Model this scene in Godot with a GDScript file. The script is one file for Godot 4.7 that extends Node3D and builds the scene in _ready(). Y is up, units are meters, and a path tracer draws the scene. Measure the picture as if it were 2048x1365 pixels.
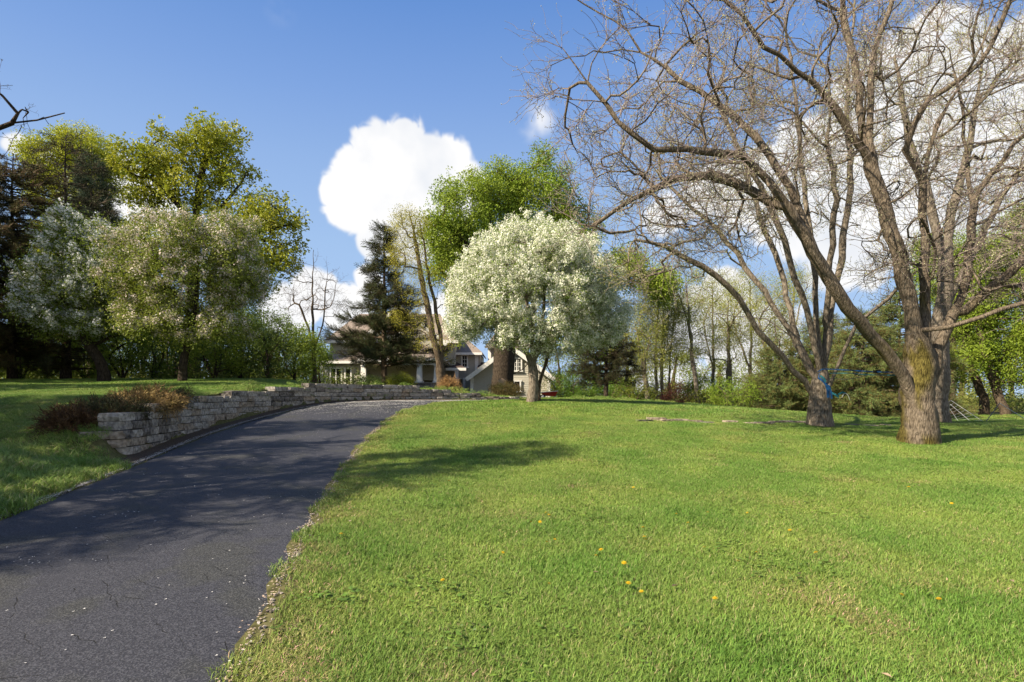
extends Node3D
# A house on a low rise behind a curved driveway, a dry-stone wall, spring trees and a lawn.
# x right, y up, z = -d where d is the distance forward of the camera, all in metres.

const EYE := 1.65
const FOCAL := 1138.0

var rg := RandomNumberGenerator.new()
var count := {}
var M := {}
var field_noise := FastNoiseLite.new()
var bark_noise := FastNoiseLite.new()

# ---------------------------------------------------------------- small helpers
func at(px: float, py: float, d: float) -> Vector3:
	return Vector3((px - 1024.0) / FOCAL * d, EYE - (py - 795.0) / FOCAL * d, -d)

func rr(a: float, b: float) -> float:
	return rg.randf_range(a, b)

func ball() -> Vector3:
	var v := Vector3(rg.randf_range(-1, 1), rg.randf_range(-1, 1), rg.randf_range(-1, 1))
	while v.length_squared() > 1.0 or v.length_squared() < 0.0001:
		v = Vector3(rg.randf_range(-1, 1), rg.randf_range(-1, 1), rg.randf_range(-1, 1))
	return v

func turned() -> Basis:
	return Basis(ball().normalized(), rg.randf_range(0, TAU))

func along(dir: Vector3, roll: float) -> Basis:
	# a basis whose y axis runs along dir
	var y := dir.normalized()
	var h := Vector3.RIGHT if absf(y.x) < 0.8 else Vector3.FORWARD
	var x := y.cross(h).normalized()
	var z := x.cross(y).normalized()
	return Basis(x, y, z) * Basis(Vector3.UP, roll)

func ss(a: float, b: float, x: float) -> float:
	return smoothstep(a, b, x)

func cubic(t: Array, x: float) -> float:
	# smooth curve through [x, y] pairs
	var n := t.size()
	if x <= t[0][0]:
		return t[0][1]
	if x >= t[n - 1][0]:
		return t[n - 1][1]
	var i := 0
	while t[i + 1][0] < x:
		i += 1
	var x0: float = t[i][0]
	var x1: float = t[i + 1][0]
	var y0: float = t[i][1]
	var y1: float = t[i + 1][1]
	var h := x1 - x0
	var s := (y1 - y0) / h
	var m0 := s
	var m1 := s
	if i > 0:
		m0 = (s + (y0 - t[i - 1][1]) / (x0 - t[i - 1][0])) * 0.5
	if i < n - 2:
		m1 = (s + (t[i + 2][1] - y1) / (t[i + 2][0] - x1)) * 0.5
	var u := (x - x0) / h
	var u2 := u * u
	var u3 := u2 * u
	return (2 * u3 - 3 * u2 + 1) * y0 + (u3 - 2 * u2 + u) * h * m0 + (3 * u2 - 2 * u3) * y1 + (u3 - u2) * h * m1

func numbered(called: String) -> String:
	count[called] = count.get(called, -1) + 1
	return called if count[called] == 0 else "%s_%03d" % [called, count[called]]

func tag(o: Node3D, label: String, category: String, group := "", kind := "") -> Node3D:
	if label:
		o.set_meta("label", label)
	if category:
		o.set_meta("category", category)
	if group:
		o.set_meta("group", group)
	if kind:
		o.set_meta("kind", kind)
	return o

func thing(called: String, label: String, category: String, where := Vector3.ZERO, group := "") -> Node3D:
	var o := Node3D.new()
	o.name = numbered(called)
	o.position = where
	add_child(o)
	return tag(o, label, category, group)

func put(called: String, m: Mesh, mat: Material, parent: Node3D = null, where := Vector3.ZERO) -> MeshInstance3D:
	var o := MeshInstance3D.new()
	o.mesh = m
	o.material_override = mat
	o.position = where
	if parent == null:
		o.name = numbered(called)
		add_child(o)
	else:
		o.name = called
		parent.add_child(o, true)
	return o

func structure(called: String, m: Mesh, mat: Material) -> MeshInstance3D:
	var o := put(called, m, mat)
	o.set_meta("kind", "structure")
	return o

func scatter(called: String, m: Mesh, mat: Material, places: Array[Transform3D], tints: PackedColorArray, parent: Node3D = null) -> MultiMeshInstance3D:
	var mm := MultiMesh.new()
	mm.transform_format = MultiMesh.TRANSFORM_3D
	mm.use_colors = true
	mm.mesh = m
	mm.instance_count = places.size()
	for i in places.size():
		mm.set_instance_transform(i, places[i])
		mm.set_instance_color(i, tints[i])
	var o := MultiMeshInstance3D.new()
	o.multimesh = mm
	o.material_override = mat
	if parent == null:
		o.name = numbered(called)
		add_child(o)
	else:
		o.name = called
		parent.add_child(o, true)
	return o

class Bag:
	var places: Array[Transform3D] = []
	var tints := PackedColorArray()

	func add(t: Transform3D, c: Color) -> void:
		places.append(t)
		tints.append(c)

# ---------------------------------------------------------------- mesh collector
class Geo:
	var v := PackedVector3Array()
	var n := PackedVector3Array()
	var c := PackedColorArray()
	var uv := PackedVector2Array()
	var ix := PackedInt32Array()
	var tint := Color(1, 1, 1)

	func tri(a: Vector3, b: Vector3, d: Vector3) -> void:
		var k := v.size()
		var m := (d - a).cross(b - a).normalized()
		v.append(a); v.append(b); v.append(d)
		n.append(m); n.append(m); n.append(m)
		c.append(tint); c.append(tint); c.append(tint)
		uv.append(Vector2(0, 0)); uv.append(Vector2(1, 0)); uv.append(Vector2(1, 1))
		ix.append(k); ix.append(k + 1); ix.append(k + 2)

	func quad(a: Vector3, b: Vector3, d: Vector3, e: Vector3) -> void:
		# clockwise seen from outside
		var k := v.size()
		var m := (d - a).cross(b - a).normalized()
		v.append(a); v.append(b); v.append(d); v.append(e)
		for i in 4:
			n.append(m)
			c.append(tint)
		uv.append(Vector2(0, 0)); uv.append(Vector2(1, 0)); uv.append(Vector2(1, 1)); uv.append(Vector2(0, 1))
		ix.append(k); ix.append(k + 1); ix.append(k + 2)
		ix.append(k); ix.append(k + 2); ix.append(k + 3)

	func box(center: Vector3, size: Vector3, turn := Basis.IDENTITY) -> void:
		var h := size * 0.5
		var p := []
		for i in 8:
			p.append(center + turn * Vector3(h.x if i & 1 else -h.x, h.y if i & 2 else -h.y, h.z if i & 4 else -h.z))
		quad(p[4], p[6], p[7], p[5])
		quad(p[1], p[3], p[2], p[0])
		quad(p[0], p[2], p[6], p[4])
		quad(p[5], p[7], p[3], p[1])
		quad(p[2], p[3], p[7], p[6])
		quad(p[0], p[4], p[5], p[1])

	func bar(a: Vector3, b: Vector3, w: float, h: float) -> void:
		var z := (b - a).normalized()
		var x := Vector3.UP.cross(z)
		x = Vector3.RIGHT if x.length() < 0.01 else x.normalized()
		var y := z.cross(x)
		box((a + b) * 0.5, Vector3(w, h, a.distance_to(b)), Basis(x, y, z))

	func tube(pts: PackedVector3Array, rad: PackedFloat32Array, sides: int, noise: FastNoiseLite = null, amp := 0.0, capped := true) -> void:
		var m := pts.size()
		if m < 2:
			return
		var side := Vector3.ZERO
		var first := v.size()
		for i in m:
			var dir := (pts[mini(i + 1, m - 1)] - pts[maxi(i - 1, 0)]).normalized()
			if i == 0:
				side = dir.cross(Vector3.RIGHT if absf(dir.x) < 0.7 else Vector3.FORWARD).normalized()
			else:
				side = (side - dir * side.dot(dir)).normalized()
			var other := dir.cross(side)
			for k in sides:
				var a := TAU * k / sides
				var w := side * cos(a) + other * sin(a)
				var r := rad[i]
				if noise:
					var q := pts[i] + w * r
					r *= 1.0 + amp * noise.get_noise_3d(q.x * 3.0, q.y, q.z * 3.0)
				v.append(pts[i] + w * r)
				n.append(w)
				c.append(tint)
				uv.append(Vector2(float(k) / sides, i))
		for i in m - 1:
			for k in sides:
				var a := first + i * sides + k
				var b := first + i * sides + (k + 1) % sides
				ix.append(a); ix.append(a + sides); ix.append(b)
				ix.append(b); ix.append(a + sides); ix.append(b + sides)
		if capped and rad[m - 1] > 0.012:
			var e := v.size()
			v.append(pts[m - 1])
			n.append((pts[m - 1] - pts[m - 2]).normalized())
			c.append(tint)
			uv.append(Vector2.ZERO)
			for k in sides:
				ix.append(first + (m - 1) * sides + k); ix.append(e); ix.append(first + (m - 1) * sides + (k + 1) % sides)

	func mesh() -> ArrayMesh:
		var a := []
		a.resize(Mesh.ARRAY_MAX)
		a[Mesh.ARRAY_VERTEX] = v
		a[Mesh.ARRAY_NORMAL] = n
		a[Mesh.ARRAY_COLOR] = c
		a[Mesh.ARRAY_TEX_UV] = uv
		a[Mesh.ARRAY_INDEX] = ix
		var m := ArrayMesh.new()
		m.add_surface_from_arrays(Mesh.PRIMITIVE_TRIANGLES, a)
		return m

# ---------------------------------------------------------------- materials
func ramp(stops: Array) -> Gradient:
	var g := Gradient.new()
	var o := PackedFloat32Array()
	var c := PackedColorArray()
	for s in stops:
		o.append(s[0])
		c.append((s[1] as Color).linear_to_srgb())
	g.offsets = o
	g.colors = c
	return g

func noise_tex(size: int, freq: float, stops: Array, kind := FastNoiseLite.TYPE_SIMPLEX_SMOOTH, octaves := 4, sd := 1) -> NoiseTexture2D:
	var f := FastNoiseLite.new()
	f.noise_type = kind
	f.frequency = freq
	f.fractal_octaves = octaves
	f.seed = sd
	var t := NoiseTexture2D.new()
	t.width = size
	t.height = size
	t.seamless = true
	t.noise = f
	if stops:
		t.color_ramp = ramp(stops)
	return t

func plain(called: String, c: Color, rough := 0.8, spec := 0.3) -> StandardMaterial3D:
	var m := StandardMaterial3D.new()
	m.resource_name = called
	m.albedo_color = c.linear_to_srgb()
	m.roughness = rough
	m.metallic_specular = spec
	M[called] = m
	return m

func grained(called: String, stops: Array, scale: Vector3, freq := 0.02, rough := 0.9, relief := 0.0, world := true, octaves := 4) -> StandardMaterial3D:
	var m := plain(called, Color(1, 1, 1), rough, 0.25)
	m.albedo_texture = noise_tex(512, freq, stops, FastNoiseLite.TYPE_SIMPLEX_SMOOTH, octaves, called.length())
	m.uv1_triplanar = true
	m.uv1_world_triplanar = world
	m.uv1_scale = scale
	if relief > 0.0:
		m.heightmap_enabled = true
		m.heightmap_texture = noise_tex(512, freq * 1.3, [[0.0, Color(0, 0, 0)], [1.0, Color(1, 1, 1)]], FastNoiseLite.TYPE_SIMPLEX_SMOOTH, octaves, called.length())
		m.heightmap_scale = relief
	return m

func leafy(called: String, through: float, rough := 0.55) -> StandardMaterial3D:
	var m := StandardMaterial3D.new()
	m.resource_name = called
	m.vertex_color_use_as_albedo = true
	m.roughness = rough
	m.metallic_specular = 0.3
	m.cull_mode = BaseMaterial3D.CULL_DISABLED
	if through > 0.0:
		m.backlight_enabled = true
		m.backlight = Color(through, through, through * 0.8)
	M[called] = m
	return m

func make_materials() -> void:
	grained("soil", [[0.25, Color(0.055, 0.05, 0.022)], [0.5, Color(0.085, 0.085, 0.03)], [0.8, Color(0.13, 0.115, 0.055)]], Vector3(0.7, 0.7, 0.7), 0.03, 0.95)
	grained("bark_grey", [[0.2, Color(0.075, 0.06, 0.045)], [0.5, Color(0.19, 0.16, 0.125)], [0.85, Color(0.33, 0.29, 0.235)]], Vector3(2.6, 0.5, 2.6), 0.022, 0.95, 3.0)
	grained("bark_brown", [[0.2, Color(0.045, 0.033, 0.022)], [0.55, Color(0.12, 0.09, 0.062)], [0.85, Color(0.2, 0.16, 0.115)]], Vector3(2.2, 0.5, 2.2), 0.02, 0.95, 3.0)
	grained("bark_dark", [[0.2, Color(0.02, 0.015, 0.011)], [0.55, Color(0.055, 0.042, 0.03)], [0.85, Color(0.1, 0.08, 0.06)]], Vector3(2, 0.5, 2), 0.02, 0.95, 3.0)
	var mb := grained("bark_moss", [[0.2, Color(0.2, 0.18, 0.16)], [0.5, Color(0.55, 0.52, 0.48)], [0.85, Color(0.95, 0.92, 0.88)]], Vector3(2.6, 0.45, 2.6), 0.024, 0.95, 4.0)
	mb.vertex_color_use_as_albedo = true
	grained("stone", [[0.15, Color(0.1, 0.092, 0.082)], [0.45, Color(0.235, 0.215, 0.19)], [0.75, Color(0.33, 0.305, 0.27)], [0.95, Color(0.42, 0.395, 0.35)]], Vector3(0.9, 0.9, 0.9), 0.02, 0.92, 1.0)
	grained("stone_pale", [[0.15, Color(0.16, 0.145, 0.125)], [0.45, Color(0.31, 0.285, 0.25)], [0.95, Color(0.5, 0.47, 0.42)]], Vector3(0.8, 0.8, 0.8), 0.025, 0.92, 1.0)
	grained("stone_warm", [[0.15, Color(0.12, 0.095, 0.07)], [0.5, Color(0.27, 0.225, 0.175)], [0.9, Color(0.42, 0.36, 0.28)]], Vector3(0.9, 0.9, 0.9), 0.022, 0.92, 1.0)
	grained("stone_stained", [[0.2, Color(0.05, 0.045, 0.04)], [0.5, Color(0.15, 0.135, 0.12)], [0.9, Color(0.29, 0.265, 0.235)]], Vector3(0.8, 0.8, 0.8), 0.022, 0.92, 1.0)
	grained("mulch", [[0.2, Color(0.03, 0.022, 0.016)], [0.5, Color(0.085, 0.062, 0.044)], [0.85, Color(0.17, 0.13, 0.1)]], Vector3(2, 2, 2), 0.05, 0.95, 1.5)
	grained("shingles", [[0.2, Color(0.14, 0.112, 0.09)], [0.5, Color(0.22, 0.18, 0.15)], [0.85, Color(0.3, 0.25, 0.215)]], Vector3(0.5, 1.2, 0.5), 0.05, 0.9)
	grained("shingles_dark", [[0.2, Color(0.045, 0.032, 0.028)], [0.8, Color(0.1, 0.075, 0.066)]], Vector3(0.5, 1.2, 0.5), 0.05, 0.9)
	grained("siding", [[0.2, Color(0.4, 0.38, 0.32)], [0.8, Color(0.47, 0.445, 0.38)]], Vector3(0.3, 0.6, 0.3), 0.03, 0.7)
	grained("white_paint", [[0.2, Color(0.68, 0.67, 0.63)], [0.8, Color(0.78, 0.77, 0.74)]], Vector3(0.4, 0.4, 0.4), 0.03, 0.55)
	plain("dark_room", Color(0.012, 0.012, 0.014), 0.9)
	plain("door_paint", Color(0.05, 0.045, 0.04), 0.5)
	var gl := plain("window_glass", Color(0.02, 0.025, 0.03), 0.04, 0.6)
	gl.albedo_color.a = 0.35
	gl.transparency = BaseMaterial3D.TRANSPARENCY_ALPHA
	leafy("grass_blade", 0.45, 0.5)
	leafy("leaf", 0.75, 0.5)
	leafy("needle", 0.15, 0.6)
	leafy("blossom", 0.4, 0.7)
	leafy("twig", 0.0, 0.85)
	leafy("petal", 0.3, 0.7)
	plain("blue_strap", Color(0.014, 0.07, 0.19), 0.5)
	plain("teal_strap", Color(0.014, 0.12, 0.15), 0.5)
	plain("pale_cord", Color(0.6, 0.62, 0.6), 0.6)
	plain("blue_tarp", Color(0.035, 0.06, 0.24), 0.45)
	plain("red_paint", Color(0.36, 0.035, 0.022), 0.35, 0.5)
	plain("black_rubber", Color(0.02, 0.02, 0.02), 0.8)
	plain("grey_metal", Color(0.4, 0.4, 0.4), 0.4)
	plain("dark_metal", Color(0.06, 0.06, 0.06), 0.5)
	plain("cut_wood", Color(0.42, 0.3, 0.2), 0.85)

# ---------------------------------------------------------------- sky
func make_sky() -> ImageTexture:
	# air that pales towards the horizon, with fair-weather cumulus scattered all round
	var w := 3072
	var h := 1536
	var f := FastNoiseLite.new()
	f.frequency = 1.0
	f.fractal_octaves = 6
	f.fractal_gain = 0.52
	f.seed = 5
	var g := FastNoiseLite.new()
	g.frequency = 0.55
	g.fractal_octaves = 5
	g.seed = 11
	var bumps := FastNoiseLite.new()
	bumps.noise_type = FastNoiseLite.TYPE_CELLULAR
	bumps.frequency = 1.0
	bumps.fractal_octaves = 3
	bumps.seed = 4
	# cumulus heads: azimuth and elevation in degrees, radius in degrees, how solid
	var heads := []
	for b in [[786, 320, 82, 1.0], [736, 385, 90, 1.0], [836, 385, 96, 1.0], [906, 345, 74, 1.0], [796, 450, 86, 1.0], [701, 420, 56, 1.0], [756, 300, 52, 1.0], [806, 275, 39, 1.0], [866, 440, 82, 1.0], [751, 470, 49, 0.95], [926, 390, 58, 0.95], [851, 335, 72, 1.0], [676, 385, 43, 1.0],
			[1850, 130, 110, 1.0], [1780, 250, 150, 1.0], [1960, 200, 150, 1.0], [2060, 120, 110, 1.0], [1650, 330, 130, 1.0], [1540, 380, 105, 1.0], [1700, 430, 160, 1.0], [1900, 400, 190, 1.0], [2100, 330, 200, 1.0], [1420, 390, 70, 0.8], [1330, 430, 60, 0.7],
			[1080, 238, 46, -0.8], [1105, 212, 34, -0.7], [1060, 262, 30, -0.5], [1330, 150, 60, -0.3], [560, 20, 40, -0.12], [630, 590, 55, 0.9], [690, 620, 60, 0.9], [570, 620, 60, 0.9], [740, 560, 35, 0.8], [240, 360, 62, 0.9], [300, 410, 70, 0.9], [180, 400, 70, 0.9], [30, 290, 36, 0.7], [90, 320, 40, 0.7],
			[1450, 600, 70, 0.85], [1380, 640, 90, 0.9], [1500, 680, 110, 0.9], [1340, 760, 90, 0.9], [1000, 610, 50, 0.7], [900, 640, 70, 0.8]]:
		var p := at(b[0], b[1], 10.0) - Vector3(0, EYE, 0)
		heads.append([p.normalized(), atan(b[2] / FOCAL * 10.0 / p.length()), b[3]])
	# the same kind of cloud over the rest of the sky
	for k in 60:
		var az := deg_to_rad(rr(48, 312))
		var el := deg_to_rad(rr(4, 48))
		var base := Vector3(sin(az) * cos(el), sin(el), -cos(az) * cos(el))
		var big := deg_to_rad(rr(3, 7))
		for j in 5:
			heads.append([(base + Vector3(rr(-1, 1), rr(-0.35, 0.35), rr(-1, 1)) * big * 1.6).normalized(), big * rr(0.5, 1.0), rr(0.75, 1.0)])
	# a coarse lookup of which heads matter where
	var cell := 16
	var cw := w / cell
	var ch := h / cell
	var near := []
	near.resize(cw * ch)
	for cy in ch / 2 + 1:
		for cx in cw:
			var az := (cx + 0.5) * cell / w * TAU
			var el := PI / 2 - (cy + 0.5) * cell / h * PI
			var d := Vector3(sin(az) * cos(el), sin(el), -cos(az) * cos(el))
			var l := []
			for q in heads:
				if d.angle_to(q[0]) < q[1] * 1.75 + 0.03:
					l.append(q)
			near[cy * cw + cx] = l
	var data := PackedByteArray()
	data.resize(w * h * 6)
	var blue := [[0.0, Color(0.43, 0.57, 0.75)], [0.08, Color(0.36, 0.51, 0.74)], [0.25, Color(0.3, 0.45, 0.7)], [0.37, Color(0.24, 0.38, 0.656)], [0.46, Color(0.178, 0.313, 0.615)], [0.57, Color(0.112, 0.24, 0.55)], [0.75, Color(0.075, 0.185, 0.465)], [1.0, Color(0.055, 0.145, 0.385)]]
	for y in h:
		var el := PI / 2 - (y + 0.5) / h * PI
		var s := sin(el)
		var c := cos(el)
		var air: Color = blue[0][1]
		for k in blue.size() - 1:
			if s >= blue[k][0]:
				air = (blue[k][1] as Color).lerp(blue[k + 1][1], clampf((s - blue[k][0]) / (blue[k + 1][0] - blue[k][0]), 0, 1))
		for x in w:
			var col := air
			if y < h / 2:
				var l: Array = near[(y / cell) * cw + x / cell]
				if l.size():
					var az := (x + 0.5) / w * TAU
					var d := Vector3(sin(az) * c, s, -cos(az) * c)
					var body := -9.0
					var veil := 0.0
					for q in l:
						if q[2] < 0.0:
							veil = maxf(veil, -q[2] * ss(0.0, 0.9, 1.0 - acos(clampf(d.dot(q[0]), -1, 1)) / q[1]))
							continue
						var t: float = (1.0 - acos(clampf(d.dot(q[0]), -1, 1)) / q[1]) * q[2] + (q[2] - 1.0) * 0.35
						if t > body:
							body = t
						elif t > body - 0.25:
							body += 0.06
					var puff := f.get_noise_3d(d.x * 11, d.y * 11, d.z * 11)
					var a := ss(0.02, 0.2, body + puff * 0.3 - bumps.get_noise_3d(d.x * 17, d.y * 17, d.z * 17) * 0.3 - 0.16)
					if veil > 0.0:
						a = maxf(a, veil * clampf(0.55 + puff * 1.9, 0.0, 1.0))
					if a > 0.0:
						var tone := g.get_noise_3d(d.x * 12 - 0.35, d.y * 12 + 0.5, d.z * 12)
						var lit := clampf(0.72 + tone * 0.75 - bumps.get_noise_3d(d.x * 17 + 0.25, d.y * 17 + 0.2, d.z * 17) * 0.35, 0.0, 1.0)
						col = air.lerp(Color(0.56, 0.61, 0.69).lerp(Color(0.86, 0.85, 0.84), lit), a * 0.985)
			var at_byte := (y * w + x) * 6
			data.encode_half(at_byte, col.r)
			data.encode_half(at_byte + 2, col.g)
			data.encode_half(at_byte + 4, col.b)
	return ImageTexture.create_from_image(Image.create_from_data(w, h, false, Image.FORMAT_RGBH, data))

# ---------------------------------------------------------------- lie of the land
# [d, x] of the driveway's two edges
var EDGE_L := [[-8, -3.4], [-2, -4.2], [3, -4.95], [6.1, -5.49], [9.24, -6.12], [12.6, -6.69], [16.2, -6.8], [19, -6.2], [21.3, -4.6], [23.3, -2.0], [24.8, 2.0], [26, 8.0], [27, 16.0], [30, 60.0]]
var EDGE_R := [[-8, 0.2], [-2, -0.6], [3, -1.5], [5.73, -2.08], [9.7, -2.76], [13.5, -3.2], [16, -3.3], [18.2, -3.05], [19.7, -2.4], [20.8, -0.9], [21.8, 2.2], [23, 8.0], [24, 16.0], [26, 60.0]]
var RISE := [[-30, -1.2], [-5, -0.25], [0, 0.0], [3, 0.15], [6, 0.35], [9.5, 0.58], [12.5, 0.83], [15.5, 1.08], [18.6, 1.38], [20, 1.48], [22, 1.52], [26, 1.47], [32, 1.36], [46, 1.2], [90, 1.0], [200, 0.5]]
var BANK := [[-30, -0.6], [-8, 0.1], [0, 0.32], [4, 0.5], [6, 0.62], [7.5, 0.8], [9.6, 1.1], [11, 1.36], [12.6, 1.57], [16, 1.85], [20, 2.1], [26, 2.43], [34, 2.3], [46, 2.05], [90, 1.8], [200, 1.0]]
var WALL_TOP := [[9.2, 1.1], [9.6, 1.3], [10.5, 1.44], [12.6, 1.62], [15.5, 1.8], [19.3, 2.07], [21.5, 2.12], [22.6, 2.06], [23.3, 1.95], [24.0, 1.78], [24.7, 1.6]]
var rows := {}

func edges(d: float) -> Vector2:
	var k := int(roundf(d * 50.0))
	if not rows.has(k):
		var bend := (cubic(EDGE_L, d + 0.2) - cubic(EDGE_L, d - 0.2)) / 0.4
		rows[k] = [Vector2(cubic(EDGE_L, d), cubic(EDGE_R, d)), cubic(RISE, d), cubic(BANK, d), 1.0 / sqrt(1.0 + bend * bend)]
	return rows[k][0]

func height(x: float, d: float) -> float:
	var e := edges(d)
	var row: Array = rows[int(roundf(d * 50.0))]
	var low: float = row[1] - 0.85 * ss(2, 18, x) * ss(8, 24, d)
	var bank: float = row[2]
	low += field_noise.get_noise_2d(x, d) * 0.05 * ss(0.0, 2.0, maxf(x - e.y, e.x - x))
	var u := e.x - x
	if u <= 0.0:
		return low
	bank = lerpf(bank, minf(bank, 2.0), ss(-11, -6.5, x) * ss(17, 21, d))
	var up := lerpf(bank, low + 0.12, ss(-4.5, 1.0, x))
	up += field_noise.get_noise_2d(x + 40.0, d) * 0.07
	u *= float(row[3])
	var w := lerpf(ss(0.1, 3.2, u), ss(0.42, 0.64, u), ss(8.9, 9.5, d))
	return lerpf(low, up, w)

func on_drive(x: float, d: float, margin := 0.0) -> bool:
	var e := edges(d)
	return x > e.x - margin and x < e.y + margin

func ground(x: float, d: float, lift := 0.0) -> Vector3:
	return Vector3(x, height(x, d) + lift, -d)

func grid_lines(stops: Array) -> PackedFloat32Array:
	# stops: [position, step until the next]
	var out := PackedFloat32Array()
	for i in stops.size() - 1:
		var p: float = stops[i][0]
		while p < stops[i + 1][0] - 0.001:
			out.append(p)
			p += stops[i][1]
	out.append(stops[-1][0])
	return out

func make_ground() -> void:
	var xs := grid_lines([[-800, 200], [-200, 40], [-80, 8], [-32, 1], [-10, 0.22], [1.3, 0.5], [22, 1], [40, 8], [80, 40], [200, 200], [800, 1]])
	var ds := grid_lines([[-800, 200], [-200, 40], [-40, 8], [-8, 1], [1, 0.3], [27.1, 0.6], [50, 4], [90, 40], [210, 200], [1010, 1]])
	var g := Geo.new()
	var nx := xs.size()
	for d in ds:
		for x in xs:
			var y := height(x, d)
			if on_drive(x, d, -0.12):
				y -= 0.05
			g.v.append(Vector3(x, y, -d))
			var e := 0.25
			g.n.append(Vector3(height(x - e, d) - height(x + e, d), 2 * e, height(x, d + e) - height(x, d - e)).normalized())
			g.c.append(Color(1, 1, 1))
			g.uv.append(Vector2(x, d))
	for j in ds.size() - 1:
		for i in nx - 1:
			var a := j * nx + i
			g.ix.append_array(PackedInt32Array([a, a + nx, a + 1, a + 1, a + nx, a + nx + 1]))
	structure("ground", g.mesh(), M["soil"])

func asphalt() -> StandardMaterial3D:
	# sealed asphalt: fine aggregate, brownish worn streaks where wheels run, and hairline cracks
	var s := 2048
	var fine := FastNoiseLite.new()
	fine.frequency = 0.3
	fine.noise_type = FastNoiseLite.TYPE_CELLULAR
	fine.cellular_return_type = FastNoiseLite.RETURN_CELL_VALUE
	fine.fractal_type = FastNoiseLite.FRACTAL_NONE
	fine.seed = 3
	fine.fractal_octaves = 2
	var broad := FastNoiseLite.new()
	broad.frequency = 0.004
	broad.seed = 9
	broad.fractal_octaves = 4
	var grain := fine.get_seamless_image(s, s)
	var wear := broad.get_seamless_image(1024, 1024)
	wear.resize(s, s, Image.INTERPOLATE_CUBIC)
	var gd := grain.get_data()
	var wd := wear.get_data()
	var gs := gd.size() / (s * s)
	var ws := wd.size() / (s * s)
	var crack := PackedFloat32Array()
	crack.resize(s * s)
	for k in 130:
		var p := Vector2(rr(0, s), rr(0, s))
		var a := rr(0.35, 1.0) if k % 4 else rr(-0.6, 0.2)
		var lane := a
		var reach := rr(50, 260)
		var wide := rr(0.7, 2.0)
		for i in int(reach):
			a += rr(-0.22, 0.22)
			a = lerpf(a, lane, 0.06)
			p += Vector2(cos(a), -sin(a)) * 1.4
			wide = clampf(wide + rr(-0.3, 0.3), 0.2, 2.1)
			for yy in range(-2, 3):
				for xx in range(-2, 3):
					var depth := clampf(wide - Vector2(xx, yy).length(), 0, 1)
					if depth > 0:
						var q := posmod(int(p.y) + yy, s) * s + posmod(int(p.x) + xx, s)
						crack[q] = maxf(crack[q], depth)
	var col := PackedByteArray()
	col.resize(s * s * 3)
	var hgt := PackedByteArray()
	hgt.resize(s * s)
	for i in s * s:
		var q := gd[i * gs] / 255.0
		var b := wd[i * ws] / 255.0
		var tone := 0.19 + (q - 0.5) * 0.11
		if q > 0.72:
			tone += 0.035
		var brown := clampf((b - 0.5) * 4.0, 0.0, 1.0)
		var k := 1.0 - crack[i] * 0.8
		col[i * 3] = int(255 * clampf((tone + brown * 0.008) * k, 0, 1))
		col[i * 3 + 1] = int(255 * clampf((tone + 0.005 + brown * 0.008) * k, 0, 1))
		col[i * 3 + 2] = int(255 * clampf((tone + 0.032 - brown * 0.016) * k, 0, 1))
		hgt[i] = int(255 * clampf(0.35 + q * 0.55 - crack[i] * 0.35, 0, 1))
	var m := plain("asphalt", Color(1, 1, 1), 0.72, 0.4)
	m.albedo_texture = ImageTexture.create_from_image(Image.create_from_data(s, s, false, Image.FORMAT_RGB8, col))
	m.heightmap_enabled = true
	m.heightmap_texture = ImageTexture.create_from_image(Image.create_from_data(s, s, false, Image.FORMAT_L8, hgt))
	m.heightmap_scale = 0.35
	return m

func make_driveway() -> void:
	var g := Geo.new()
	var ds := grid_lines([[-8, 0.5], [1, 0.2], [26.4, 1]])
	var n := 24
	var e0 := FastNoiseLite.new()
	e0.frequency = 1.4
	for d in ds:
		var e := edges(d)
		var l := e.x + e0.get_noise_1d(d) * 0.025
		var r := e.y + e0.get_noise_1d(d + 90) * 0.025
		for i in n + 1:
			var x := lerpf(l, r, float(i) / n)
			var rim := 0.03 if i == 0 or i == n else 0.0
			g.v.append(Vector3(x, height(x, d) + 0.012 - rim, -d))
			var q := 0.3
			g.n.append(Vector3(height(x - q, d) - height(x + q, d), 2 * q, height(x, d + q) - height(x, d - q)).normalized() if i > 0 and i < n else Vector3.UP)
			g.c.append(Color(1, 1, 1))
			g.uv.append(Vector2(x / 4.6 + 0.31, d / 4.6 + 0.12))
	for j in ds.size() - 1:
		for i in n:
			var a := j * (n + 1) + i
			g.ix.append_array(PackedInt32Array([a, a + n + 1, a + 1, a + 1, a + n + 1, a + n + 2]))
	structure("driveway", g.mesh(), asphalt())

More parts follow.
